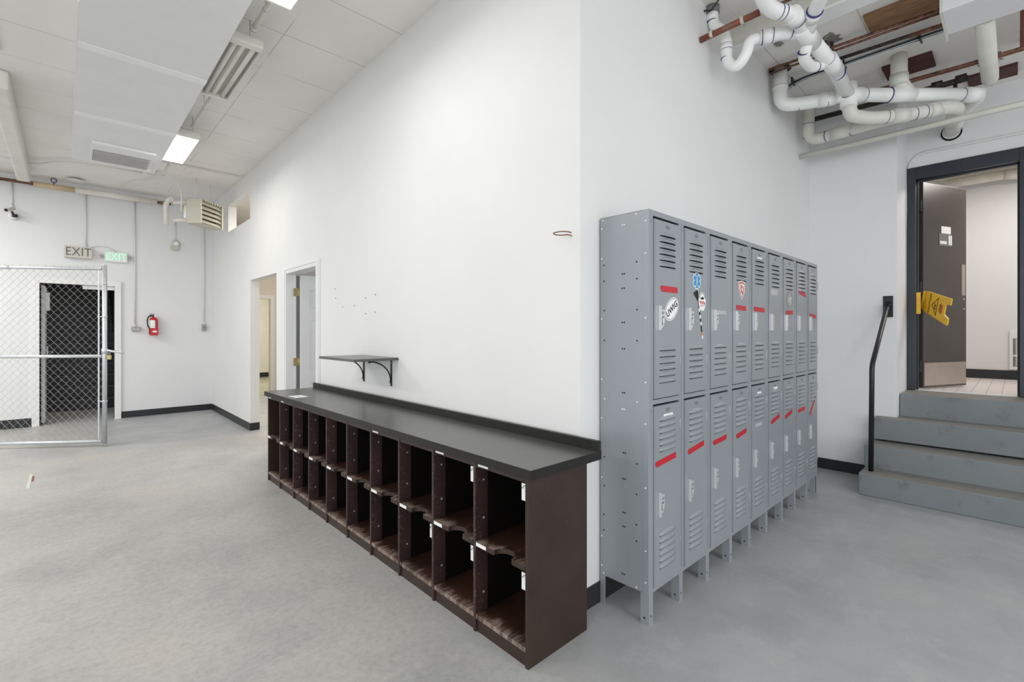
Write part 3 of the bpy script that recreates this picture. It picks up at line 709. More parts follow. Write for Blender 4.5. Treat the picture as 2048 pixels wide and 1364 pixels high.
b.tube([(0.160+q*0.0045, FZ-0.0018, 0.484+0.009*math.sin(q*1.35)) for q in range(15)], 0.0022, 'redink', 6); b.tube([(0.162, FZ-0.0018, 0.466), (0.222, FZ-0.0018, 0.469)], 0.0017, 'redink', 6)
on_door(b, 'round_team_sticker', dr, label='white round sticker with red script')
# shield sticker
dr = door_at(3, 0); sh = lambda s: [(0.130+dx*s, 0.588+dz*s) for dx, dz in ((-0.052, 0.050), (0.0, 0.058), (0.052, 0.050), (0.047, -0.005), (0.028, -0.032), (0, -0.062), (-0.028, -0.032), (-0.047, -0.005))]
b = B(); flat(b, sh(1.0), 'paper'); flat(b, sh(0.86), 'redink', 0.0008, 0.0003); flat(b, sh(0.70), 'paper', 0.0011, 0.0003); 
b.tube([(0.112, FZ-0.002, 0.62), (0.112, FZ-0.002, 0.565), (0.112, FZ-0.002, 0.590), (0.135, FZ-0.002, 0.62), (0.112, FZ-0.002, 0.592), (0.135, FZ-0.002, 0.560), (0.150, FZ-0.002, 0.600), (0.130, FZ-0.002, 0.61)], 0.003, 'redink', 6)
on_door(b, 'shield_sticker', dr, label='red and white shield sticker')
dr = door_at(6, 0); b = B(); flat(b, ell(0.125, 0.565, 0.075, 0.062), 'greyink'); b.tube([(0.125+0.068*math.cos(a), FZ-0.001, 0.565+0.056*math.sin(a)) for a in [2*PI*q/24 for q in range(25)]], 0.0016, 'signp', 6); flat(b, [(0.09, 0.555), (0.12, 0.59), (0.17, 0.585), (0.15, 0.56), (0.16, 0.545)], 'clear', 0.0008, 0.0004); on_door(b, 'round_grey_sticker', dr, label='faded grey round sticker')
for col, row, x0, x1, z0, z1, m in ((0,1,0.085,0.175,0.805,0.823,'paper'),(4,0,0.085,0.165,0.806,0.826,'paper'),(4,1,0.085,0.155,0.812,0.826,'paper'),(5,1,0.09,0.165,0.818,0.834,'paper'),(2,0,0.05,0.205,0.425,0.448,'clear'),(5,0,0.03,0.17,0.585,0.625,'clear'),(4,1,0.05,0.17,0.595,0.618,'clear'),(7,0,0.06,0.17,0.675,0.695,'clear'),(8,0,0.03,0.215,0.785,0.808,'clear')):
    b = B(); flat(b, [(x0, z0), (x1, z0), (x1, z1), (x0, z1)], m)
    on_door(b, 'name_tag' if m == 'paper' else 'clear_tape', door_at(col, row))

# ------------------------------------------------------------------ cubby cabinet and countertop
cx0, cx1 = 1.394, 1.785; cy0, cy1 = 1.385, 4.845; P = 0.3458
t = thing('cubby_cabinet', (1.59, 3.1, 0), 'long dark brown mail cabinet of twenty open cubbies under the black countertop', 'cabinet')
b = B(); b.box(cx0, cx1, cy0, cy0+0.018, 0, 0.797, 'cab'); part(b, 'side_panel', t, 0.001)
b = B(); b.box(cx0, cx1, cy1-0.018, cy1, 0, 0.797, 'cab'); part(b, 'side_panel', t, 0.001)
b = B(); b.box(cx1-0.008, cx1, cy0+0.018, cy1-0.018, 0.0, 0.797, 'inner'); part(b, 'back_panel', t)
for k in range(1, 10):
    y = cy0+0.009+P*k-0.0
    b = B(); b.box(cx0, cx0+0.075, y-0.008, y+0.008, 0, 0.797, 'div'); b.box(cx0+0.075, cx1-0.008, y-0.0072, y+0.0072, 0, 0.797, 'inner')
    b.cyl((cx0+0.05, y-0.0085, 0.70), (cx0+0.05, y-0.008, 0.70), 0.005, 'chrome', 8)
    for zz in (0.52, 0.17): b.cyl((cx0+0.05, y-0.0095, zz), (cx0+0.05, y-0.008, zz), 0.006, 'greyink', 8)
    part(b, 'divider', t, 0.001)
for k in range(10):
    ya = cy0+0.009+P*k+(0.0085 if k else 0.0095); yb = cy0+0.009+P*(k+1)-(0.0085 if k < 9 else 0.0095)
    b = B(); b.box(cx0+0.010, cx0+0.024, ya, yb, 0, 0.062, 'cab'); part(b, 'toe_board', t)
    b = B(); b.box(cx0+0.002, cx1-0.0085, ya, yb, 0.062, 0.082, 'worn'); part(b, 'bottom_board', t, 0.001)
    b = B(); b.box(cx0+0.003, cx0+0.021, ya, yb, 0.770, 0.797, 'cab'); part(b, 'top_rail', t)
    # shelf with hand scoop: straight lip, scoop, short straight lip (from far side to near side)
    w_ = yb-ya; pts = [(cx1-0.0085, ya), (cx0-0.002, ya), (cx0-0.002, ya+w_*0.24)]
    for q in range(13):
        a = PI*q/12; pts.append((cx0+0.002+0.052*math.sin(a)**0.8, ya+w_*(0.43-0.17*math.cos(a))))
    pts += [(cx0-0.002, ya+w_*0.62), (cx0-0.002, yb), (cx1-0.0085, yb)]
    b = B(); b.prism(pts, lambda x, y, z: (x, y, z), 0.402, 0.424, 'worn', 'cab'); sh_ = part(b, 'shelf', t)
    b = B(); b.box(cx0-0.0035, cx0-0.002, yb-0.078, yb-0.008, 0.405, 0.4215, 'paper'); o = subpart(b, 'label_strip', sh_); o['label'] = 'white label strip'
for k in (0, 1, 3, 8, 9):
    y = cy0+0.009+P*(k+1)-0.02; b = B(); b.box(cx0+0.0015, cx0+0.003, y-0.075, y-0.005, 0.775, 0.792, 'paper'); part(b, 'label_strip', t, label='white label strip')
for k in (0, 1, 2):
    for z0 in (0.690, 0.315):
        if k == 2 and z0 > 0.6: continue
        y = cy0+0.009+P*k+0.009; b = B(); b.box(cx0+0.010, cx0+0.0115, y+0.003, y+0.031, z0, z0+0.072, 'paper')
        b.tube([(cx0+0.012, y, z0+0.066), (cx0+0.006, y+0.012, z0+0.064), (cx0+0.004, y+0.020, z0+0.056), (cx0+0.008, y+0.024, z0+0.050)], 0.0014, 'iron', 6); part(b, 'key_tag', t, label='white hanging key tag')
for k in range(2, 7):
    for z0 in (0.745, 0.375):
        y = cy0+0.009+P*k+0.009; b = B(); b.tube([(cx0+0.02, y, z0+0.01), (cx0+0.02, y+0.012, z0+0.006), (cx0+0.02, y+0.014, z0-0.008), (cx0+0.02, y+0.006, z0-0.01)], 0.0013, 'chrome', 6); part(b, 'cup_hook', t)
t = thing('countertop', (1.6, 3.1, 0.797), 'long black laminate countertop with a low backsplash along the white wall', 'countertop')
b = B(); b.box(1.369, 1.842, 1.346, 4.860, 0.7975, 0.838, 'top'); part(b, 'worktop', t, 0.0008)
b = B(); b.box(1.367, 1.369, 1.344, 4.862, 0.7975, 0.8375, 'edge'); b.box(1.369, 1.842, 1.344, 1.346, 0.7975, 0.8375, 'edge'); b.box(1.369, 1.842, 4.860, 4.862, 0.7975, 0.8375, 'edge'); part(b, 'edge_band', t)
b = B(); b.box(1.818, 1.842, 1.346, 4.860, 0.838, 0.885, 'edge'); part(b, 'backsplash', t, 0.0012)
b = B(); b.box(0, 0.11, 0, 0.16, 0, 0.0012, 'paper', Matrix.Translation((1.42, 4.17, 0.8385)) @ Matrix.Rotation(0.08, 4, 'Z')); b.box(0.05, 0.062, 0.06, 0.10, 0.0012, 0.0014, 'greyink', Matrix.Translation((1.42, 4.17, 0.8385)) @ Matrix.Rotation(0.08, 4, 'Z'))
single(b, 'paper_note', 'white paper note lying on the black countertop', 'paper')

# ------------------------------------------------------------------ wall shelf, hook, screws
t = thing('wall_shelf', (1.87, 3.6, 1.18), 'small dark shelf on two black curved brackets on the white wall', 'shelf')
b = B(); b.box(1.515, wx(3.6)-0.003, 3.275, 3.92, 1.178, 1.198, 'top'); part(b, 'shelf_board', t, 0.002)
for y in (3.385, 3.865):
    X1 = wx(y)-0.001; b = B(); b.box(X1-0.006, X1, y-0.010, y+0.010, 0.970, 1.177, 'black'); b.box(X1-0.21, X1, y-0.010, y+0.010, 1.172, 1.1775, 'black')
    b.tube([(X1-0.008-0.175*(1-math.cos(a)), y, 1.010+0.158*math.sin(a)) for a in [PI/2*q/10 for q in range(11)]], 0.0055, 'black', 8); b.cyl((X1-0.014, y, 1.0), (X1, y, 1.0), 0.010, 'black', 10); b.cyl((X1-0.195, y, 1.166), (X1-0.183, y, 1.166), 0.009, 'black', 10)
    b.cyl((X1-0.0075, y, 1.15), (X1-0.0055, y, 1.15), 0.004, 'chrome', 8)
    part(b, 'bracket', t)
b = B(); X1 = wx(1.6); b.tube([(X1, 1.545, 1.884), (X1-0.03, 1.545, 1.886)], 0.003, 'rust', 8)
b.tube([(X1-0.03-0.042+0.042*math.cos(a), 1.545+0.045*math.sin(a), 1.886) for a in [2*PI*q/18 for q in range(16)]], 0.003, 'rust', 8)
single(b, 'ring_hook', 'rusty wire ring hook sticking out of the white wall corner', 'hook')
for (y, z), pos in zip(((4.481,1.808),(4.463,1.72),(4.307,1.63),(4.05,1.631),(3.837,1.688),(3.656,1.706),(3.837,1.554),(3.66,1.562)), ('topmost on the left', 'just below the topmost left one', 'lowest of the left three', 'alone midway between the two clusters', 'upper left of the right four', 'upper right of the right four', 'lower left of the right four', 'lower right of the right four')):
    b = B(); X1 = wx(y); b.cyl((X1-0.005, y, z), (X1, y, z), 0.0038, 'iron', 8); single(b, 'wall_screw', 'small dark screw in the wall above the shelf, '+pos, 'screw', group='screws left in the wall')

# ------------------------------------------------------------------ handrail
t = thing('handrail', (5.11, 0.88, 0.186), 'black bent pipe handrail from the bottom step up to the wall plate', 'handrail')
b = B(); b.tube(fillet([(5.11, 0.876, 0.187), (5.11, 0.868, 1.105), (5.62, 0.835, 1.655)], 0.05), 0.0195, 'black', 16); part(b, 'rail_pipe', t)
b = B(); b.box(5.648, 5.659, 0.800, 0.875, 1.535, 1.735, 'black'); part(b, 'wall_plate', t, 0.002)
b = B(); b.tube([(5.60, 0.836, 1.634), (5.649, 0.836, 1.660)], 0.024, 'black', 14); b.cyl((5.645, 0.8375, 1.71), (5.649, 0.8375, 1.71), 0.007, 'black', 8); part(b, 'collar', t)

# ------------------------------------------------------------------ caution sign
t = thing('caution_sign', (6.27, 0.64, 1.6), 'yellow folding CAUTION wet floor sign hung on the black washroom door', 'sign')
p0 = Vector((6.255, 0.640, 1.712)); p1 = Vector((5.90, 0.428, 1.575)); ux = (p1-p0).normalized(); Ls = (p1-p0).length
nrm = ux.cross(Vector((0, 0, 1))).normalized(); uy = nrm.cross(ux).normalized()
if uy.z < 0: uy = -uy
T = frame_T(p0, ux, uy)
out = [(0, -0.095), (0.04, -0.102), (Ls, -0.128), (Ls+0.008, -0.115), (Ls+0.004, -0.06), (Ls-0.07, -0.04), (Ls-0.07, 0.05), (Ls-0.06, 0.06), (Ls, 0.065), (Ls, 0.128), (0.04, 0.102), (0, 0.095)]
side = 1 if (T.to_3x3() @ Vector((0, 0, 1))).dot(-p0+Vector((0,0,1.4))) > 0 else -1
b = B(); b.prism(out, lambda u_, v_, d_: T @ Vector((u_, v_, d_)), -0.006, 0.006, 'yellow'); part(b, 'front_panel', t, 0.002)
q0 = p0+Vector((0.03, 0.045, 0)); ux2 = (Vector((6.225, 0.70, 1.56))-q0).normalized()
b = B(); T2 = frame_T(p0+Vector((0.025, 0.02, -0.01)), Vector((-0.25, 0.16, -0.55)), Vector((0.9, 0.35, 0.0)))
b.cyl(T @ Vector((-0.012, -0.085, 0)), T @ Vector((-0.012, 0.085, 0)), 0.016, 'yellow', 12); part(b, 'hinge_bar', t)
b = B(); b.box(6.204, 6.222, 0.662, 0.696, 1.575, 1.79, 'yellow'); part(b, 'back_panel', t, 0.003)
def sgn_pt(u_, v_, e=0.0075): return T @ Vector((u_, v_, side*e))
tri = [(0.155, 0.0), (0.245, 0.085), (0.245, -0.085)]
b = B(); b.tube([sgn_pt(*p_) for p_ in tri+tri[:2]], 0.0028, 'ink', 6, smooth=False); b.tube([sgn_pt(0.20, 0.02), sgn_pt(0.212, 0.0), sgn_pt(0.232, 0.012)], 0.004, 'ink', 6); b.tube([sgn_pt(0.215, 0.0), sgn_pt(0.205, -0.028), sgn_pt(0.228, -0.03)], 0.004, 'ink', 6); b.lathe([(0.006, -0.001), (0.006, 0.001)], sgn_pt(0.192, 0.028), 'ink', 8)
part(b, 'slip_symbol', t, label='black triangle slip symbol')
tx = Vector(uy)*1; ty = -Vector(ux)
TT = frame_T(sgn_pt(0.115, 0.0), -uy*(-side), -ux) 
zax = (TT.to_3x3() @ Vector((0, 0, 1)))
if zax.dot(Vector((0, 0, 1.4))-p0) < 0: TT = frame_T(sgn_pt(0.115, 0.0), uy*(-side), -ux)
text_obj('lettering', t, 'CAUTION', 0.040, TT, 'ink', 0.0005, 0.0006)
b = B(); b.tube([sgn_pt(0.285, 0.035), sgn_pt(0.285, -0.035)], 0.002, 'ink', 6); b.tube([sgn_pt(0.300, 0.05), sgn_pt(0.300, -0.05)], 0.002, 'ink', 6); part(b, 'fine_print', t)
b = B(); b.tube([sgn_pt(0.322, 0.04), sgn_pt(0.322, -0.04)], 0.005, 'redink', 6); part(b, 'red_mark', t, label='red mark')

# ------------------------------------------------------------------ chain-link gate
t = thing('chain_link_gate', (0.345, 7.62, 0), 'galvanised chain link gate standing ajar before the far doorway', 'gate')
g1 = Vector((0.352, 7.625, 0)); gu = Vector((-0.812, 0.583, 0)); GW = 1.75
def gp(s, z, off=0): n_ = Vector((0.583, 0.812, 0)); v = g1+gu*s+n_*off; return Vector((v.x, v.y, z))
b = B(); b.cyl(gp(0, 0.03), gp(0, 2.20), 0.024, 'steel', 14); b.lathe([(0.026, 0), (0.022, 0.012), (0.008, 0.018)], gp(0, 2.20), 'steel', 14); part(b, 'gate_post', t)
for z in (0.065, 1.10, 2.165):
    b = B(); b.cyl(gp(0.024, z), gp(GW, z), 0.020, 'steel', 12); 
    if z > 2: b.cyl(gp(1.02, z), gp(1.14, z), 0.0235, 'steel', 12)
    part(b, 'rail', t)
b = B(); nW = 39; a_ = 0.0435; hz = 0.0455
for k in range(nW):
    pts = []
    for q in range(int(2.10/hz)+1):
        s_ = 0.05 + a_*k + (a_ if (q+k) % 2 else 0); pts.append(gp(s_, 0.085+q*hz, 0.026 + (0.003 if q % 2 else -0.003)))
    b.tube(pts, 0.0020, 'wire', 4, caps=False, smooth=False)
    top = pts[-1]; 
    if k % 2 == 0: b.tube([top, top+Vector((0, 0, 0.025))+gu*0.006, top+Vector((0, 0, 0.032))-gu*0.004], 0.0020, 'wire', 4, caps=False)
part(b, 'chain_link_mesh', t)
b = B(); b.box(-0.008, 0.008, -0.003, 0.003, 0.09, 2.15, 'steel', Matrix.Translation(gp(0.065, 0)) @ Matrix.Rotation(math.atan2(gu.y, gu.x), 4, 'Z')); part(b, 'tension_bar', t)
for z in (0.55, 1.58, 1.98):
    b = B(); b.cyl(gp(0, z-0.008), gp(0, z+0.008), 0.028, 'steel', 14); b.tube([gp(0.02, z), gp(0.085, z, 0.01)], 0.006, 'steel', 8); part(b, 'tension_band', t)
b = B(); b.tube([gp(0.03, 1.17), gp(-0.03, 1.17), gp(-0.10, 1.155), gp(-0.21, 1.14)], 0.013, 'steel', 8); b.cyl(gp(0, 1.13), gp(0, 1.19), 0.030, 'steel', 14); b.box(-0.02, 0.02, -0.012, 0.012, 1.06, 1.11, 'brass', Matrix.Translation(gp(-0.05, 0)) @ Matrix.Rotation(-0.6, 4, 'Z')); b.tube([gp(-0.04, 1.11), gp(-0.04, 1.14), gp(-0.06, 1.14), gp(-0.06, 1.11)], 0.004, 'steel', 6); part(b, 'latch', t)

# ------------------------------------------------------------------ far wall fittings
def wall_text(par, txt, size, x, y, z, m, bold=0.0, sx=1.0, th=0.0008):
    return text_obj('lettering', par, txt, size, Matrix.Translation((x, y, z)) @ Matrix.Rotation(PI/2, 4, 'X') @ Matrix.Diagonal((sx, 1, 1, 1)), m, th, bold)
t = thing('exit_sign', (0.145, 9.9, 2.52), 'unlit cream metal EXIT sign with olive letters above the doorway', 'exit sign', 'exit signs')
b = B(); b.box(-0.01, 0.305, 9.83, 9.919, 2.525, 2.70, 'signc'); part(b, 'housing', t, 0.004)
wall_text(t, 'EXIT', 0.178, 0.150, 9.8285, 2.612, 'signl', 0.0004, 0.76)
t = thing('exit_sign', (0.60, 9.9, 2.52), 'white EXIT sign glowing green with two small lamp heads', 'exit sign', 'exit signs')
b = B(); b.box(0.455, 0.735, 9.865, 9.919, 2.51, 2.665, 'white'); part(b, 'housing', t, 0.004)
wall_text(t, 'EXIT', 0.160, 0.597, 9.863, 2.588, 'green', 0.0012, 0.72)
for x in (0.415, 0.772):
    b = B(); b.lathe([(0.010, 0.02), (0.020, 0.01), (0.022, -0.01)], (x, 9.88, 2.60), 'boxg', 12, 'y'); b.lathe([(0.008, 0.01), (0.014, 0.0), (0.014, -0.01)], (x, 9.88, 2.565), 'boxg', 10, 'y'); b.tube([(x, 9.90, 2.60), (0.46 if x < .5 else 0.73, 9.90, 2.59)], 0.009, 'steel', 8); part(b, 'lamp_head', t)
for nm, pts, lab in (('a', [(0.235, 9.905, 3.56), (0.235, 9.905, 2.70)], 'thin white conduit dropping to the cream exit sign'),
                 ('b', [(0.835, 9.905, 3.56), (0.835, 9.905, 1.475)], 'thin white conduit dropping to the grey outlet box'),
                 ('c', [(1.80, 9.905, 3.40), (1.80, 9.905, 1.525)], 'thin white conduit dropping to the grey switch box in the far corner'),
                 ('d', [(-0.555, 9.905, 3.55), (-0.555, 9.905, 3.19)], 'thin white conduit dropping to the security camera')):
    b = B(); b.tube(pts, 0.010, 'cond', 10)
    for p_ in pts[1:]: b.cyl(Vector(p_)+Vector((0, 0, 0.0)), Vector(p_)+Vector((0, 0, 0.04)), 0.014, 'cond', 10)
    zc = pts[1][2]+0.55*(pts[0][2]-pts[1][2]); b.box(pts[0][0]-0.022, pts[0][0]+0.022, 9.908, 9.919, zc-0.008, zc+0.008, 'cond'); single(b, 'conduit', lab, 'conduit', group='conduits on the far wall')
b = B(); b.tube(fillet([(0.27, 9.905, 2.70), (0.33, 9.905, 2.735), (0.50, 9.905, 2.75), (0.60, 9.90, 2.672)], 0.06), 0.006, 'cond', 8); single(b, 'sign_cable', 'short white cable arching from the cream exit sign to the green one', 'cable')
t = thing('outlet_box', (0.845, 9.9, 1.41), 'square grey metal outlet box left of the fire extinguisher', 'outlet')
b = B(); b.box(0.79, 0.905, 9.875, 9.919, 1.405, 1.477, 'boxg'); part(b, 'box', t, 0.004)
for x in (0.822, 0.873):
    b = B(); b.lathe([(0.019, 0.0), (0.018, -0.003)], (x, 9.875, 1.441), 'signc', 14, 'y'); b.box(x-0.007, x-0.004, 9.8712, 9.8722, 1.436, 1.450, 'ink'); b.box(x+0.004, x+0.007, 9.8712, 9.8722, 1.436, 1.450, 'ink'); part(b, 'socket', t)
t = thing('switch_box', (1.80, 9.9, 1.41), 'small grey switch box low in the far corner', 'switch')
b = B(); b.box(1.765, 1.835, 9.88, 9.919, 1.41, 1.525, 'boxg'); part(b, 'box', t, 0.004); b = B(); b.box(1.793, 1.807, 9.868, 9.88, 1.455, 1.485, 'signp'); part(b, 'toggle', t)
t = thing('fire_extinguisher', (1.07, 9.84, 1.33), 'red fire extinguisher with white label hanging on the far wall', 'fire extinguisher')
b = B(); b.lathe([(0.052, 1.335), (0.058, 1.345), (0.058, 1.59), (0.045, 1.625), (0.018, 1.64)], (1.075, 9.845, 0), 'red', 20); part(b, 'cylinder', t)
b = B(); b.lathe([(0.0585, 1.455), (0.0588, 1.456), (0.0588, 1.585), (0.0585, 1.586)], (1.072, 9.8445, 0), 'paper', 20)
for v in b.bm.verts:
    if v.co.x > 1.095: v.co.x = 1.095
part(b, 'label', t)
b = B(); b.cyl((1.075, 9.845, 1.64), (1.075, 9.845, 1.675), 0.014, 'black', 12); b.box(1.02, 1.09, 9.835, 9.855, 1.665, 1.675, 'black'); b.box(1.02, 1.08, 9.835, 9.855, 1.685, 1.693, 'black'); b.cyl((1.09, 9.83, 1.655), (1.09, 9.815, 1.655), 0.014, 'chrome', 12); part(b, 'valve', t)
b = B(); b.tube(fillet([(1.06, 9.84, 1.66), (1.01, 9.82, 1.655), (0.985, 9.81, 1.60), (0.99, 9.81, 1.50), (1.02, 9.80, 1.44), (1.015, 9.80, 1.36)], 0.04), 0.010, 'black', 10); part(b, 'hose', t)
b = B(); b.box(1.018, 1.132, 9.783, 9.789, 1.34, 1.455, 'red'); b.prism(ell(1.082, 1.40, 0.032, 0.016), lambda x, z, y: (x, y, z), 9.7815, 9.783, 'paper'); part(b, 'lower_band', t)
t = thing('fire_bell', (1.38, 9.88, 2.85), 'round beige fire bell high on the far wall below the heater', 'bell')
b = B(); b.lathe([(0.062, 0), (0.062, -0.02), (0.05, -0.045), (0.02, -0.05)], (1.387, 9.915, 2.905), 'signc', 22, 'y'); b.lathe([(0.036, -0.046), (0.03, -0.056)], (1.387, 9.915, 2.905), 'paper', 18, 'y'); part(b, 'gong', t)
b = B(); b.lathe([(0.058, 0), (0.055, -0.03)], (1.372, 9.915, 2.835), 'heat', 20, 'y'); part(b, 'back_box', t)
b = B(); b.tube([(1.38, 9.908, 2.96), (1.38, 9.908, 3.28)], 0.008, 'cond', 8); part(b, 'wire_tube', t)
t = thing('security_camera', (-0.55, 9.85, 3.1), 'small security camera with bracket high on the far wall above the gate', 'camera')
cT = Matrix.Translation((-0.55, 9.79, 3.12)) @ Matrix.Rotation(math.radians(-35), 4, 'Z') @ Matrix.Rotation(math.radians(22), 4, 'X') @ Matrix.Scale(0.72, 4)
b = B(); b.box(-0.035, 0.035, -0.12, 0.06, 0.0, 0.055, 'signc', cT); b.cyl(cT @ Vector((0, -0.12, 0.025)), cT @ Vector((0, -0.135, 0.025)), 0.022, 'ink', 14); part(b, 'body', t, 0.004)
b = B(); b.lathe([(0.055, 0), (0.055, -0.03), (0.03, -0.05)], (-0.545, 9.915, 3.06), 'white', 16, 'y'); b.tube([(-0.545, 9.87, 3.06), (-0.54, 9.82, 3.07), (-0.55, 9.80, 3.11)], 0.013, 'black', 8); b.cyl((-0.52, 9.80, 3.03), (-0.52, 9.80, 3.07), 0.03, 'black', 10); part(b, 'bracket', t)

# heating pipe under the ceiling along the far wall: copper, tan wrap, white insulation
t = thing('heating_pipe', (0.2, 9.78, 3.55), 'long heating pipe along the top of the far wall, copper then tan and white wrap', 'pipe')
for xa, xb, r, m, nm in ((-2.2, -0.33, 0.022, 'copper', 'copper_section'), (-0.335, 0.115, 0.036, 'tan', 'tan_wrap'), (0.11, 1.11, 0.045, 'insul', 'white_wrap'), (1.105, 1.30, 0.022, 'copper', 'copper_section')):
    b = B(); b.cyl((xa, 9.78, 3.545), (xb, 9.78, 3.545), r, m, 14)
    if nm == 'copper_section': b.cyl((xb-0.05 if xa < 0 else xa+0.06, 9.78, 3.545), (xb if xa < 0 else xa+0.12, 9.78, 3.545), r*1.35, 'copper', 14)
    part(b, nm, t)
b = B(); b.cyl((-2.2, 9.84, 3.50), (1.45, 9.84, 3.50), 0.0, 'iron', 4); b.bm.clear(); b.cyl((-2.2, 9.86, 3.555), (-0.30, 9.86, 3.555), 0.014, 'copper', 10); part(b, 'return_line', t)
b = B(); b.tube([(-0.12+0.03*math.cos(a), 9.76, 3.632+0.03*math.sin(a)) for a in [2*PI*q/16-PI/2 for q in range(17)]], 0.006, 'primer', 8); b.tube([(-0.12, 9.76, 3.602), (-0.12, 9.76, 3.56)], 0.006, 'iron', 8); part(b, 'ring_hanger', t)
b = B(); b.lathe([(0.03, 0.0), (0.05, -0.01), (0.10, -0.035), (0.09, -0.045), (0.03, -0.05)], (0.115, 9.55, H), 'oldpvc', 22); single(b, 'sprinkler_rosette', 'small white ceiling rosette near the heating pipe', 'rosette')

# ------------------------------------------------------------------ unit heater
t = thing('unit_heater', (1.5, 8.4, 3.0), 'tan unit heater with louvred front hanging in the far corner of the ceiling', 'heater')
pa = Vector((1.298, 8.388, 0)); pb = Vector((1.460, 8.235, 0)); pc = Vector((1.815, 8.575, 0)); pd = pa+(pc-pb)
z0, z1 = 2.995, 3.365
ex = (pb-pa).normalized(); ey = (pc-pb).normalized(); wD = (pb-pa).length; wW = (pc-pb).length
T = frame_T(Vector((pa.x, pa.y, z0)), ex, ey); hh = z1-z0
b = B(); th = 0.006
b.box(0, wD, 0, th, 0, hh, 'heat', T); b.box(0, wD, wW-th, wW, 0, hh, 'heat', T); b.box(0, wD, 0, wW, 0, th, 'heat', T); b.box(0, wD, 0, wW, hh-th, hh, 'heat', T); b.box(0, th, 0, wW, 0, hh, 'heat', T)
b.box(wD-0.012, wD, th, 0.02, 0, hh, 'heat', T); b.box(wD-0.012, wD, wW-0.02, wW, 0, hh, 'heat', T)
part(b, 'casing', t, 0.002)
b = B(); b.box(0.05, 0.12, 0.02, wW-0.02, 0.02, hh-0.02, 'heatin', T)
for k in range(9): b.box(0.12, 0.125, 0.03+k*0.052, 0.036+k*0.052, 0.02, hh-0.02, 'heatin', T)
part(b, 'heating_coil', t)
for k in range(5):
    b = B(); TT = T @ Matrix.Translation((wD-0.03, 0, 0.045+k*0.068)) @ Matrix.Rotation(math.radians(50), 4, 'Y'); b.box(-0.040, 0.035, 0.02, wW-0.02, -0.002, 0.002, 'heat', TT); part(b, 'louvre', t)
b = B()
for k in range(8): b.box(wD-0.012, wD-0.004, 0.04+k*0.053, 0.055+k*0.053, hh-0.03, hh-0.006, 'heat', T)
part(b, 'top_grille', t)
for u_, v_ in ((wD*0.5, 0.05), (wD*0.45, wW-0.12)):
    q = T @ Vector((u_, v_, hh)); b = B(); b.cyl(q, (q.x, q.y, H), 0.006, 'cond', 8); b.cyl(q, q+Vector((0, 0, 0.05)), 0.011, 'cond', 8); part(b, 'hanging_rod', t)
for z in (z0+0.06, z0+0.32):
    q = T @ Vector((0, 0.06, 0)); b = B(); b.cyl((q.x, q.y, z), (q.x-0.165, q.y+0.155, z), 0.022, 'insul', 12); part(b, 'insulated_stub', t)
q = T @ Vector((0, 0.10, 0)); b = B(); b.box(-0.08, 0.0, 0.06, 0.2, 0.09, 0.27, 'steel', T); b.cyl(T @ Vector((-0.10, 0.08, 0.20)), T @ Vector((-0.10, 0.08, 0.28)), 0.012, 'brass', 8); part(b, 'junction_box', t, 0.003)
b = B(); b.tube(fillet([(1.14, 8.56, 3.36), (1.12, 8.70, 3.36), (1.12, 8.86, 3.30), (1.12, 8.86, 3.02)], 0.06), 0.030, 'insul', 12); b.cyl((1.12, 8.86, 3.22), (1.12, 8.86, 3.36), 0.036, 'insul', 12); part(b, 'insulated_riser', t)
b = B(); b.tube(fillet([(0.84, 7.42, 3.42), (0.98, 7.58, 3.44), (1.17, 8.05, 3.43), (1.24, 8.35, 3.38), (1.245, 8.42, 3.15)], 0.15, 8), 0.010, 'cond', 8); single(b, 'heater_cable', 'flexible cable curving down from the duct to the unit heater', 'cable')

# ------------------------------------------------------------------ duct, vents and ceiling fittings
t = thing('air_duct', (0.45, 3, 3.4), 'wide flat white air duct running under the left side of the ceiling', 'duct')
b = B(); b.box(0.063, 0.826, -3.5, 7.50, 3.40, H-0.001, 'ductp'); part(b, 'duct_body', t, 0.003)
for y in (4.475, 5.90, 1.6, 0.1):
    b = B(); b.box(0.066, 0.828, y-0.045, y+0.045, 3.3965, 3.400, 'ductseam'); part(b, 'seam_strip', t)
b = B(); b.box(0.055, 0.0635, 3.9, 7.3, 3.40, 3.43, 'white'); part(b, 'edge_angle', t)
vg = thing('supply_vent', (0.46, 6.95, 3.38), 'grey louvred air vent under the far end of the duct', 'vent')
b = B(); b.box(0.205, 0.745, 6.62, 7.28, 3.372, 3.399, 'white'); b.box(0.225, 0.725, 6.86, 7.26, 3.3705, 3.373, 'dark'); part(b, 'frame', vg, 0.002)
b = B()
for k in range(16): b.box(0.228, 0.722, 6.866+k*0.025, 6.878+k*0.025, 3.362, 3.3700, 'grilleb')
part(b, 'slats', vg)
b = B(); b.cyl((0.735, 7.27, 3.372), (0.735, 7.27, 3.398), 0.014, 'white', 8); b.cyl((0.735, 7.27, 3.355), (0.735, 7.27, 3.375), 0.022, 'white', 8); part(b, 'corner_screw', vg)
b = B(); b.box(-0.49, -0.355, 6.02, 9.55, 3.50, H-0.001, 'oldpvc'); single(b, 'boxed_chase', 'white boxed pipe cover left of the duct on the ceiling', 'chase', 0.02)
b = B(); b.box(-0.40, -0.375, 4.4, 5.6, H-0.012, H-0.001, 'oldpvc'); struct(b, 'trim_4')
b = B(); b.box(0.92, 1.88, 7.745, 7.785, H-0.022, H-0.001, 'oldpvc'); struct(b, 'trim_5')
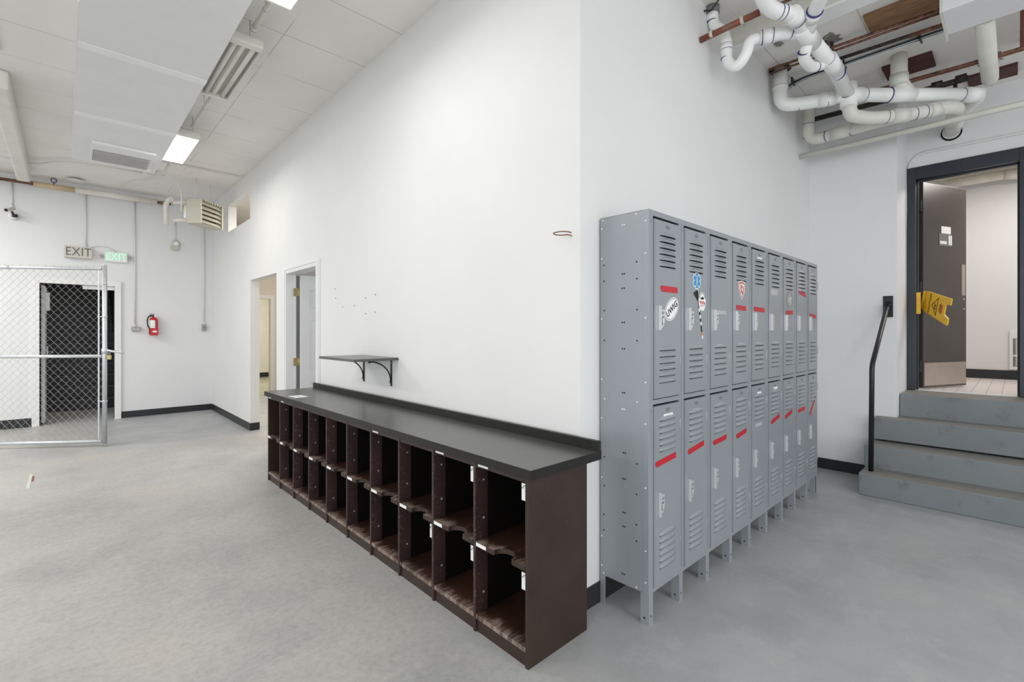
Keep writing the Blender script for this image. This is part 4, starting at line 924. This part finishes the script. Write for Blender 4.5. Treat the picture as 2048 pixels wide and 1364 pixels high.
b = B(); b.tube(fillet([(-1.2, 8.9, 3.62), (-0.6, 8.81, 3.615), (-0.30, 8.95, 3.615), (-0.05, 8.55, 3.62), (0.29, 8.43, 3.62), (0.80, 8.42, 3.63)], 0.15, 8), 0.012, 'cond', 8); single(b, 'ceiling_cable', 'wavy white cable stapled across the ceiling before the far wall', 'cable')
b = B(); b.box(0.84, 0.94, 8.28, 8.42, H-0.05, H-0.001, 'steel'); single(b, 'ceiling_junction_box', 'grey junction box on the ceiling beside the heater', 'junction box', 0.003)
b = B(); b.tube(fillet([(0.92, 8.41, 3.64), (0.94, 8.8, 3.645), (0.72, 9.1, 3.64), (0.62, 9.60, 3.63)], 0.12, 6), 0.009, 'cond', 8); single(b, 'ceiling_conduit', 'thin conduit snaking from the ceiling junction box to the far wall', 'conduit')
t = thing('light_conduit', (1.0, 5, 3.6), 'white pipe conduit linking the fluorescent lights along the ceiling', 'conduit')
for y in (3.4, 5.3, 7.4):
    b = B(); b.cyl((0.965, y, 3.542), (0.965, y, H), 0.004, 'steel', 6); b.cyl((0.965, y-0.006, 3.525), (0.965, y+0.006, 3.525), 0.020, 'steel', 12); part(b, 'hanger', t)
for ya, yb in ((3.15, 3.68), (4.76, 5.84), (6.91, 7.95)):
    b = B(); b.cyl((0.965, ya, 3.525), (0.965, yb, 3.525), 0.017, 'oldpvc', 12); b.cyl((0.965, yb-0.03, 3.525), (0.965, yb+0.0, 3.525), 0.024, 'oldpvc', 12); part(b, 'tube', t)
def fixture(y0, y1, lit, label):
    x0, x1 = 0.832, 1.034; zb = 3.42
    t = thing('fluorescent_fixture', ((x0+x1)/2, (y0+y1)/2, zb), label, 'ceiling light', 'fluorescent fixtures along the duct')
    b = B(); b.box(x0, x1, y0, y1, zb+0.045, zb+0.055, 'oldpvc')
    for xx in (x0, x1-0.004): b.box(xx, xx+0.004, y0, y1, zb, zb+0.055, 'oldpvc')
    b.prism([(x0+0.07, zb+0.045), (x0+0.09, zb+0.02), (x1-0.09, zb+0.02), (x1-0.07, zb+0.045)], lambda x, z, y: (x, y, z), y0+0.03, y1-0.03, 'oldpvc')
    b.box(x0+0.04, x1-0.04, y0+0.02, y1-0.02, zb+0.055, zb+0.085, 'oldpvc'); part(b, 'housing', t, 0.001)
    for ya, yb in ((y0-0.045, y0+0.03), (y1-0.02, y1+0.006)):
        b = B(); b.box(x0-0.002, x1+0.002, ya, yb, zb-0.004, zb+0.056, 'oldpvc'); part(b, 'end_cap', t, 0.008)
    if lit:
        b = B(); b.box(x0+0.004, x1-0.004, y0+0.03, y1-0.02, zb-0.003, zb+0.006, 'glow'); part(b, 'lit_lens', t)
    else:
        for xx in (x0+0.042, x1-0.042):
            b = B(); b.cyl((xx, y0+0.032, zb+0.018), (xx, y1-0.022, zb+0.018), 0.0165, 'tube', 14); part(b, 'lamp_tube', t)
    for xx in (x0+0.05, x1-0.05):
        b = B(); b.cyl((xx, y0+0.1, zb+0.085), (xx, y0+0.1, H), 0.004, 'steel', 6); b.cyl((xx, y1-0.1, zb+0.085), (xx, y1-0.1, H), 0.004, 'steel', 6); part(b, 'hanger', t)
fixture(3.735, 4.75, False, 'unlit fluorescent fixture showing two bare grey tubes beside the duct')
fixture(5.89, 6.90, True, 'lit fluorescent fixture glowing white near the vent')
fixture(2.13, 3.14, True, 'lit fluorescent fixture barely peeking in at the top edge of the photo')

# ------------------------------------------------------------------ nook pipes
ZM = 3.35
drain = thing('drain_pipe', (4.7, 0.956, 3.35), 'white plastic drain pipe network with traps and purple joints under the nook ceiling', 'drain pipe')
def ring(b, p, d, r): p = Vector(p); d = Vector(d).normalized(); b.cyl(p-d*0.002, p+d*0.002, r, 'primer', 20)
def run(name, pts, r, fil=0.0, rings=(), hubs=(), m='pvc', par=None):
    b = B(); P_ = fillet(pts, fil, 7) if fil and len(pts) > 2 else [Vector(p) for p in pts]
    b.tube(P_, r, m, 18)
    for p, d, w_ in hubs:
        p = Vector(p); d = Vector(d).normalized(); b.cyl(p-d*w_/2, p+d*w_/2, r*1.13, m, 18)
    o = part(b, name, par or drain)
    for p, d in rings:
        bb = B(); ring(bb, p, d, r*(1.145 if any((Vector(p)-Vector(q[0])).length < q[2]/2+0.004 for q in hubs) else 1.03)); s_ = subpart(bb, 'primer_ring', o); s_.matrix_parent_inverse = Matrix.Identity(4); s_.parent = o
        s_['label'] = 'dark purple primer ring'
    return o
R4 = 0.054; R3 = 0.044
dm_ = Vector((0.7286, -0.685, 0)).normalized()
X0 = Vector((4.707, 0.956, ZM))
# drop A and its run to the cross
run('elbow_run', [(4.50, 1.405, H), (4.50, 1.405, ZM), (4.60, 1.25, ZM), X0], R4, 0.12, rings=[((4.58, 1.285, ZM), (0.1, -0.2, 0)), ((4.66, 1.09, ZM), (0.05, -0.14, 0))], hubs=[((4.655, 1.10, ZM), (0.05, -0.14, 0), 0.12), ((4.50, 1.405, 3.50), (0, 0, 1), 0.03)])
# main run to the right
E1 = X0+dm_*1.045
run('main_run', [X0, E1], R4, rings=[(X0+dm_*0.13, dm_), (X0+dm_*0.33, dm_), (X0+dm_*0.93, dm_)], hubs=[(X0, dm_, 0.22), (X0+dm_*0.43, dm_, 0.20), (E1-dm_*0.03, dm_, 0.12)])
run('cross_fitting', [X0+Vector((0, 0, 0.09)), X0-Vector((0, 0, 0.10))], R4*1.12)
run('wall_elbow', [E1-dm_*0.10, E1+dm_*0.03, (5.80, 0.36, 3.335), (6.27, 0.44, 3.325)], R4*1.05, 0.12, hubs=[((5.75, 0.35, 3.335), (0.4, 0.1, 0), 0.10)])
b = B(); b.lathe([(0.070, 0), (0.078, -0.004), (0.078, 0.0)], (6.249, 0.44, 3.325), 'dark', 22, 'x'); b.lathe([(0.066, -0.006), (0.066, -0.03), (0.060, -0.04)], (6.249, 0.44, 3.325), 'oldpvc', 22, 'x'); part(b, 'wall_sleeve', drain, label='cream wall sleeve with a dark gap')
# lower branch from the cross
run('lower_elbow', [X0-Vector((0, 0, 0.08)), (4.73, 0.945, 3.185), (4.90, 0.85, 3.18), (5.08, 0.62, 3.19), (5.25, 0.42, 3.235)], R4*0.95, 0.11, rings=[((4.98, 0.748, 3.1845), (0.18, -0.23, 0)), ((5.11, 0.585, 3.198), (0.17, -0.2, 0.04)), ((5.16, 0.525, 3.211), (0.17, -0.2, 0.04))], hubs=[((5.04, 0.67, 3.188), (0.18, -0.23, 0), 0.12), ((5.2, 0.478, 3.222), (0.17, -0.2, 0.04), 0.07)], m='oldpvc')
run('return_elbow', [(5.20, 0.48, 3.235), (5.32, 0.335, 3.235), (5.52, 0.37, 3.25), (5.95, 0.42, 3.31)], R4*0.98, 0.12, m='oldpvc')
run('low_side_run', [(5.235, 1.385, H), (5.235, 1.385, 3.235), (5.18, 1.10, 3.225), (5.10, 0.72, 3.205), (5.08, 0.63, 3.19)], R4*0.92, 0.11, rings=[((5.20, 1.23, 3.23), (0.03, 0.2, 0)), ((5.165, 1.03, 3.223), (0.03, 0.2, 0)), ((5.235, 1.385, 3.40), (0, 0, 1)), ((5.11, 0.77, 3.216), (0.03, 0.2, 0))], hubs=[((5.175, 1.10, 3.226), (0.04, 0.2, 0), 0.17)], m='oldpvc')
run('vent_drop', [(4.99, 0.668, H), (4.99, 0.668, 3.44), X0+dm_*0.50], R4*1.05, 0.06, hubs=[((4.99, 0.668, 3.46), (0, 0, 1), 0.09)], m='oldpvc')
# upper-left branches
W1 = Vector((3.56, 0.951, ZM)); XA = Vector((4.09, 0.93, ZM))
run('diagonal_run', [X0, XA, W1], R4*0.9, rings=[(X0-Vector((0.09, 0, 0)), (1, 0, 0)), (XA+Vector((0.17, 0, 0)), (1, 0, 0)), ((3.97, 0.935, ZM), (1, 0, 0))], hubs=[(XA, (1, 0, 0), 0.22), (W1, (1, 0, 0), 0.26)])
run('trap_arm', [W1, (3.42, 1.03, ZM), (3.335, 1.17, 3.335)], R3*0.92, 0.06, rings=[((3.445, 1.015, ZM), (0.1, -0.1, 0)), ((3.375, 1.10, 3.34), (0.06, -0.1, 0)), ((3.345, 1.155, 3.336), (0.05, -0.1, 0))], hubs=[((3.36, 1.125, 3.34), (0.06, -0.1, 0), 0.07)])
run('p_trap', [(3.34, 1.165, 3.335), (3.305, 1.215, 3.33), (3.30, 1.235, 3.24), (3.30, 1.30, 3.175), (3.30, 1.362, 3.24), (3.30, 1.366, 3.40), (3.30, 1.40, 3.48), (3.30, 1.455, 3.53), (3.30, 1.463, H)], R3*0.80, 0.05, rings=[((3.30, 1.366, 3.325), (0, 0, 1)), ((3.30, 1.366, 3.270), (0, 0, 1)), ((3.30, 1.463, 3.565), (0, 0, 1)), ((3.30, 1.463, 3.645), (0, 0, 1))], hubs=[((3.30, 1.366, 3.34), (0, 0, 1), 0.05), ((3.30, 1.463, 3.60), (0, 0, 1), 0.07)])
run('side_elbow', [W1+Vector((0.05, 0.01, -0.03)), (3.66, 1.0, 3.26), (3.86, 1.005, 3.27), (4.02, 0.935, 3.34)], R3*0.80, 0.07, rings=[((3.63, 0.99, 3.285), (0.1, 0.04, -0.07)), ((3.90, 0.985, 3.285), (0.15, -0.06, 0.06))])
run('upper_elbow', [W1, (3.38, 0.941, ZM), (3.25, 0.95, ZM), (3.14, 1.02, ZM), (3.02, 1.04, 3.37), (2.90, 1.01, 3.45), (2.86, 1.0, H)], R3, 0.07, rings=[((3.34, 0.943, ZM), (1, 0, 0)), ((3.20, 0.98, ZM), (0.1, -0.06, 0)), ((3.175, 0.995, ZM), (0.1, -0.06, 0))], hubs=[((3.30, 0.945, ZM), (1, 0, 0), 0.10)])
run('upper_branch', [W1, (3.40, 0.885, ZM+0.01), (3.0, 0.64, 3.40), (2.7, 0.46, H)], R3*0.95, 0.05, rings=[((3.34, 0.85, 3.36), (0.4, 0.24, -0.04))], hubs=[((3.37, 0.868, 3.358), (0.4, 0.24, -0.04), 0.07)])
b = B(); b.cyl((3.22, 1.36, 3.70-0.1), (3.27, 1.39, 3.60), 0.03, 'pvc', 14); b.bm.clear()
b.lathe([(0.085, H-0.012), (0.075, H-0.002)], (4.50, 1.405, 0), 'dark', 20); single(b, 'ceiling_hole', 'dark rough hole in the ceiling round the drain pipe', 'hole')
# other services under the nook ceiling
def line(name, pts, r, m, label, cat='pipe', n=12, extra=None, grp='service pipes under the nook ceiling', fil=0.05):
    b = B(); b.tube(fillet(pts, fil) if len(pts) > 2 else pts, r, m, n)
    if extra: extra(b)
    return single(b, name, label, cat, group=grp)
line('rusty_pipe', [(3.17, 1.489, 3.395), (3.17, 1.10, 3.40)], 0.021, 'rust', 'red rusty pipe with flaking paint crossing in front of the trap', extra=lambda b: [b.cyl((3.17, y, 3.40), (3.17, y+0.02, 3.40), 0.025, 'signc', 12) for y in (1.40, 1.08, 1.20)])
line('water_pipe', [(5.33, 1.489, 3.138), (5.33, -1.55, 3.142)], 0.025, 'oldpvc', 'straight cream water pipe crossing low in front of the wall above the steps')
line('copper_pipe', [(4.36, 1.45, 3.625), (4.36, 0.34, 3.60)], 0.011, 'copper', 'upper thin copper pipe running from the broken concrete to the white box')
line('copper_pipe', [(4.385, 1.45, 3.60), (4.385, 0.34, 3.59)], 0.009, 'copper', 'thinnest copper pipe hugging the upper one near the plywood')
line('iron_pipe', [(4.55, 1.02, 3.60), (4.55, 0.34, 3.58)], 0.014, 'iron', 'dark iron pipe with a bright copper end beside the white box', extra=lambda b: b.cyl((4.55, 0.55, 3.585), (4.55, 0.34, 3.58), 0.0160, 'copper', 12))
t = thing('cable_bundle', (4.7, 0.9, 3.6), 'bundle of grey and black cables strapped under the ceiling behind the drain', 'cables')
for k, (dx, dz, m) in enumerate(((0, 0, 'black'), (0.022, 0.004, 'steel'), (0.045, 0, 'steel'), (0.012, 0.018, 'steel'), (0.035, 0.018, 'black'))):
    b = B(); b.tube(fillet([(4.66+dx+0.08, 1.485, 3.58+dz), (4.66+dx, 1.30, 3.60+dz), (4.66+dx, 0.34, 3.60+dz)], 0.1), 0.0072, m, 8); part(b, 'cable', t)
for y in (1.36, 0.98, 0.50):
    b = B(); b.box(4.645, 4.745, y-0.005, y+0.005, 3.587, 3.633, 'black'); part(b, 'cable_tie', t)
t = thing('ceiling_box_duct', (4.15, -0.5, 3.4), 'pale grey rectangular duct box hanging at the top right of the nook', 'duct')
b = B(); b.box(3.99, 4.33, -2.2, 0.325, 3.395, H-0.001, 'ductp'); part(b, 'duct_body', t, 0.003)
b = B(); b.box(3.98, 4.40, 0.325, 0.335, 3.385, 3.62, 'oldpvc'); part(b, 'end_flange', t)
line('vent_pipe', [(4.36, 0.15, 3.44), (5.52, 0.155, 3.455), (5.58, 0.155, H)], 0.052, 'oldpvc', 'cream vent pipe running from the grey duct box back to the ceiling', fil=0.05)
b = B(); b.box(3.61, 3.76, -2, 1.489, 3.50, 3.515, 'white'); b.box(3.68, 3.692, -2, 1.489, 3.515, H-0.001, 'oldpvc'); single(b, 'steel_beam', 'cream painted steel beam under the nook ceiling behind the drain', 'beam')
line('thin_conduit', [(3.50, 1.489, 3.60), (3.50, -1.5, 3.60)], 0.010, 'copper', 'thin brown pipe running alongside the cream beam')
line('copper_line', [(5.24, 1.30, 3.55), (5.24, 0.30, 3.53), (5.24, -1.5, 3.53)], 0.013, 'copper', 'copper pipe running under the dark red board towards the right edge', fil=0.02)
line('copper_line', [(5.275, 1.30, 3.55), (5.275, 0.30, 3.53), (5.275, -1.5, 3.53)], 0.010, 'copper', 'second copper pipe close behind the one under the dark red board', fil=0.02)
line('branch_iron_pipe', [(5.45, 1.489, 3.52), (5.45, 0.50, 3.50), (5.45, 0.28, 3.50)], 0.024, 'iron', 'thick black iron pipe with valves above the main drain run', extra=lambda b: [b.cyl((5.45, y, 3.51), (5.45, y+0.07, 3.51), 0.034, 'iron', 12) for y in (0.44, 0.29)] + [b.cyl((5.45, 0.36, 3.51), (5.45, 0.36, 3.40), 0.014, 'iron', 10)], fil=0.02)
line('brown_line', [(5.47, 1.489, 3.365), (5.47, 0.9, 3.36), (5.47, 0.60, 3.36)], 0.014, 'rust', 'brown rusty pipe entering the locker wall above the low drain', extra=lambda b: b.cyl((5.47, 1.02, 3.36), (5.47, 0.95, 3.36), 0.024, 'brass', 10), fil=0.02)
line('black_line', [(5.33, 1.30, 3.275), (5.33, 0.75, 3.275)], 0.009, 'iron', 'black iron pipe just above the lowest white drain', extra=lambda b: b.cyl((5.33, 0.95, 3.275), (5.33, 0.85, 3.275), 0.015, 'brass', 10))
line('red_riser', [(4.60, -0.030, 3.60), (5.40, -0.030, 3.60), (5.42, -0.030, H)], 0.020, 'rust', 'dark red pipe turning up into the ceiling at the right edge of the photo', fil=0.04)
b = B(); b.box(4.17, 4.46, 0.36, 0.76, H-0.022, H-0.001, 'ply'); single(b, 'plywood_patch', 'brown plywood patch screwed to the ceiling near the duct box', 'board')
b = B(); b.box(5.10, 5.38, 0.475, 0.80, H-0.022, H-0.001, 'brick'); single(b, 'red_board_patch', 'dark red board patch on the ceiling behind the vent drop', 'board')
b = B(); b.box(5.84, 6.08, 0.0, 0.31, H-0.022, H-0.001, 'brick'); single(b, 'red_board_patch', 'dark red board patch on the ceiling beside the cream vent pipe', 'board')
def rough_patch(cx, cy, r, label):
    b = B(); rnd = random.Random(int(cx*100)); pts = []
    for q in range(18):
        a = 2*PI*q/18; rr = r*rnd.uniform(0.65, 1.15); pts.append((cx+rr*math.cos(a)*1.5, cy+rr*math.sin(a)))
    b.prism(pts, lambda x, y, z: (x, y, z), H-0.006, H-0.0005, 'conc'); return single(b, 'broken_concrete', label, 'concrete damage')
rough_patch(4.33, 1.0, 0.075, 'ragged broken concrete patch in the ceiling beside the diagonal drain')
rough_patch(4.10, 1.29, 0.030, 'small round chipped spot in the ceiling above the first drop pipe')
rough_patch(5.62, 0.155, 0.085, 'broken concrete round the top of the cream vent pipe')
b = B(); b.box(4.36, 4.40, 0.99, 1.005, 3.60, H-0.001, 'iron'); b.box(4.31, 4.34, 1.02, 1.035, 3.60, H-0.001, 'iron'); single(b, 'steel_hanger', 'dark steel hanger strap poking out of the broken concrete', 'hanger')
line('door_conduit', [(6.232, 0.786, 1.95), (6.236, 0.786, 2.30), (6.236, 0.762, 2.95), (6.236, 0.755, 3.10), (6.236, 0.68, 3.185), (6.236, -1.2, 3.165)], 0.0105, 'cond', 'thin white conduit curving over the black washroom door frame', 'conduit', grp=None or 'wall conduits', fil=0.06)
b = B(); b.tube([(3.225, 1.487, 3.62), (3.225, 1.44, 3.60), (3.225, 1.36, H)], 0.006, 'black', 8); single(b, 'pipe_strap', 'black strap looped at the ceiling beside the corner trap pipe', 'strap')
b = B(); b.cyl((3.30, 1.463, H-0.05), (3.30, 1.463, H-0.001), 0.046, 'signp', 18); part(b, 'rubber_boot', drain, label='dark grey rubber boot')
# rusty slot left in the floor slab
b = B(); b.box(0, 0.014, 0.266, 0.473, 0.0, 0.004, 'rust', Matrix.Translation((-0.231, 6.036, 0)) @ Matrix.Rotation(-0.003, 4, 'Z')); b.box(-0.022, 0, 0.0, 0.591, 0.0, 0.003, 'signc', Matrix.Translation((-0.231, 6.036, 0)) @ Matrix.Rotation(-0.003, 4, 'Z')); single(b, 'floor_anchor', 'pale chipped slot with a rusty end set in the concrete floor before the gate', 'anchor')
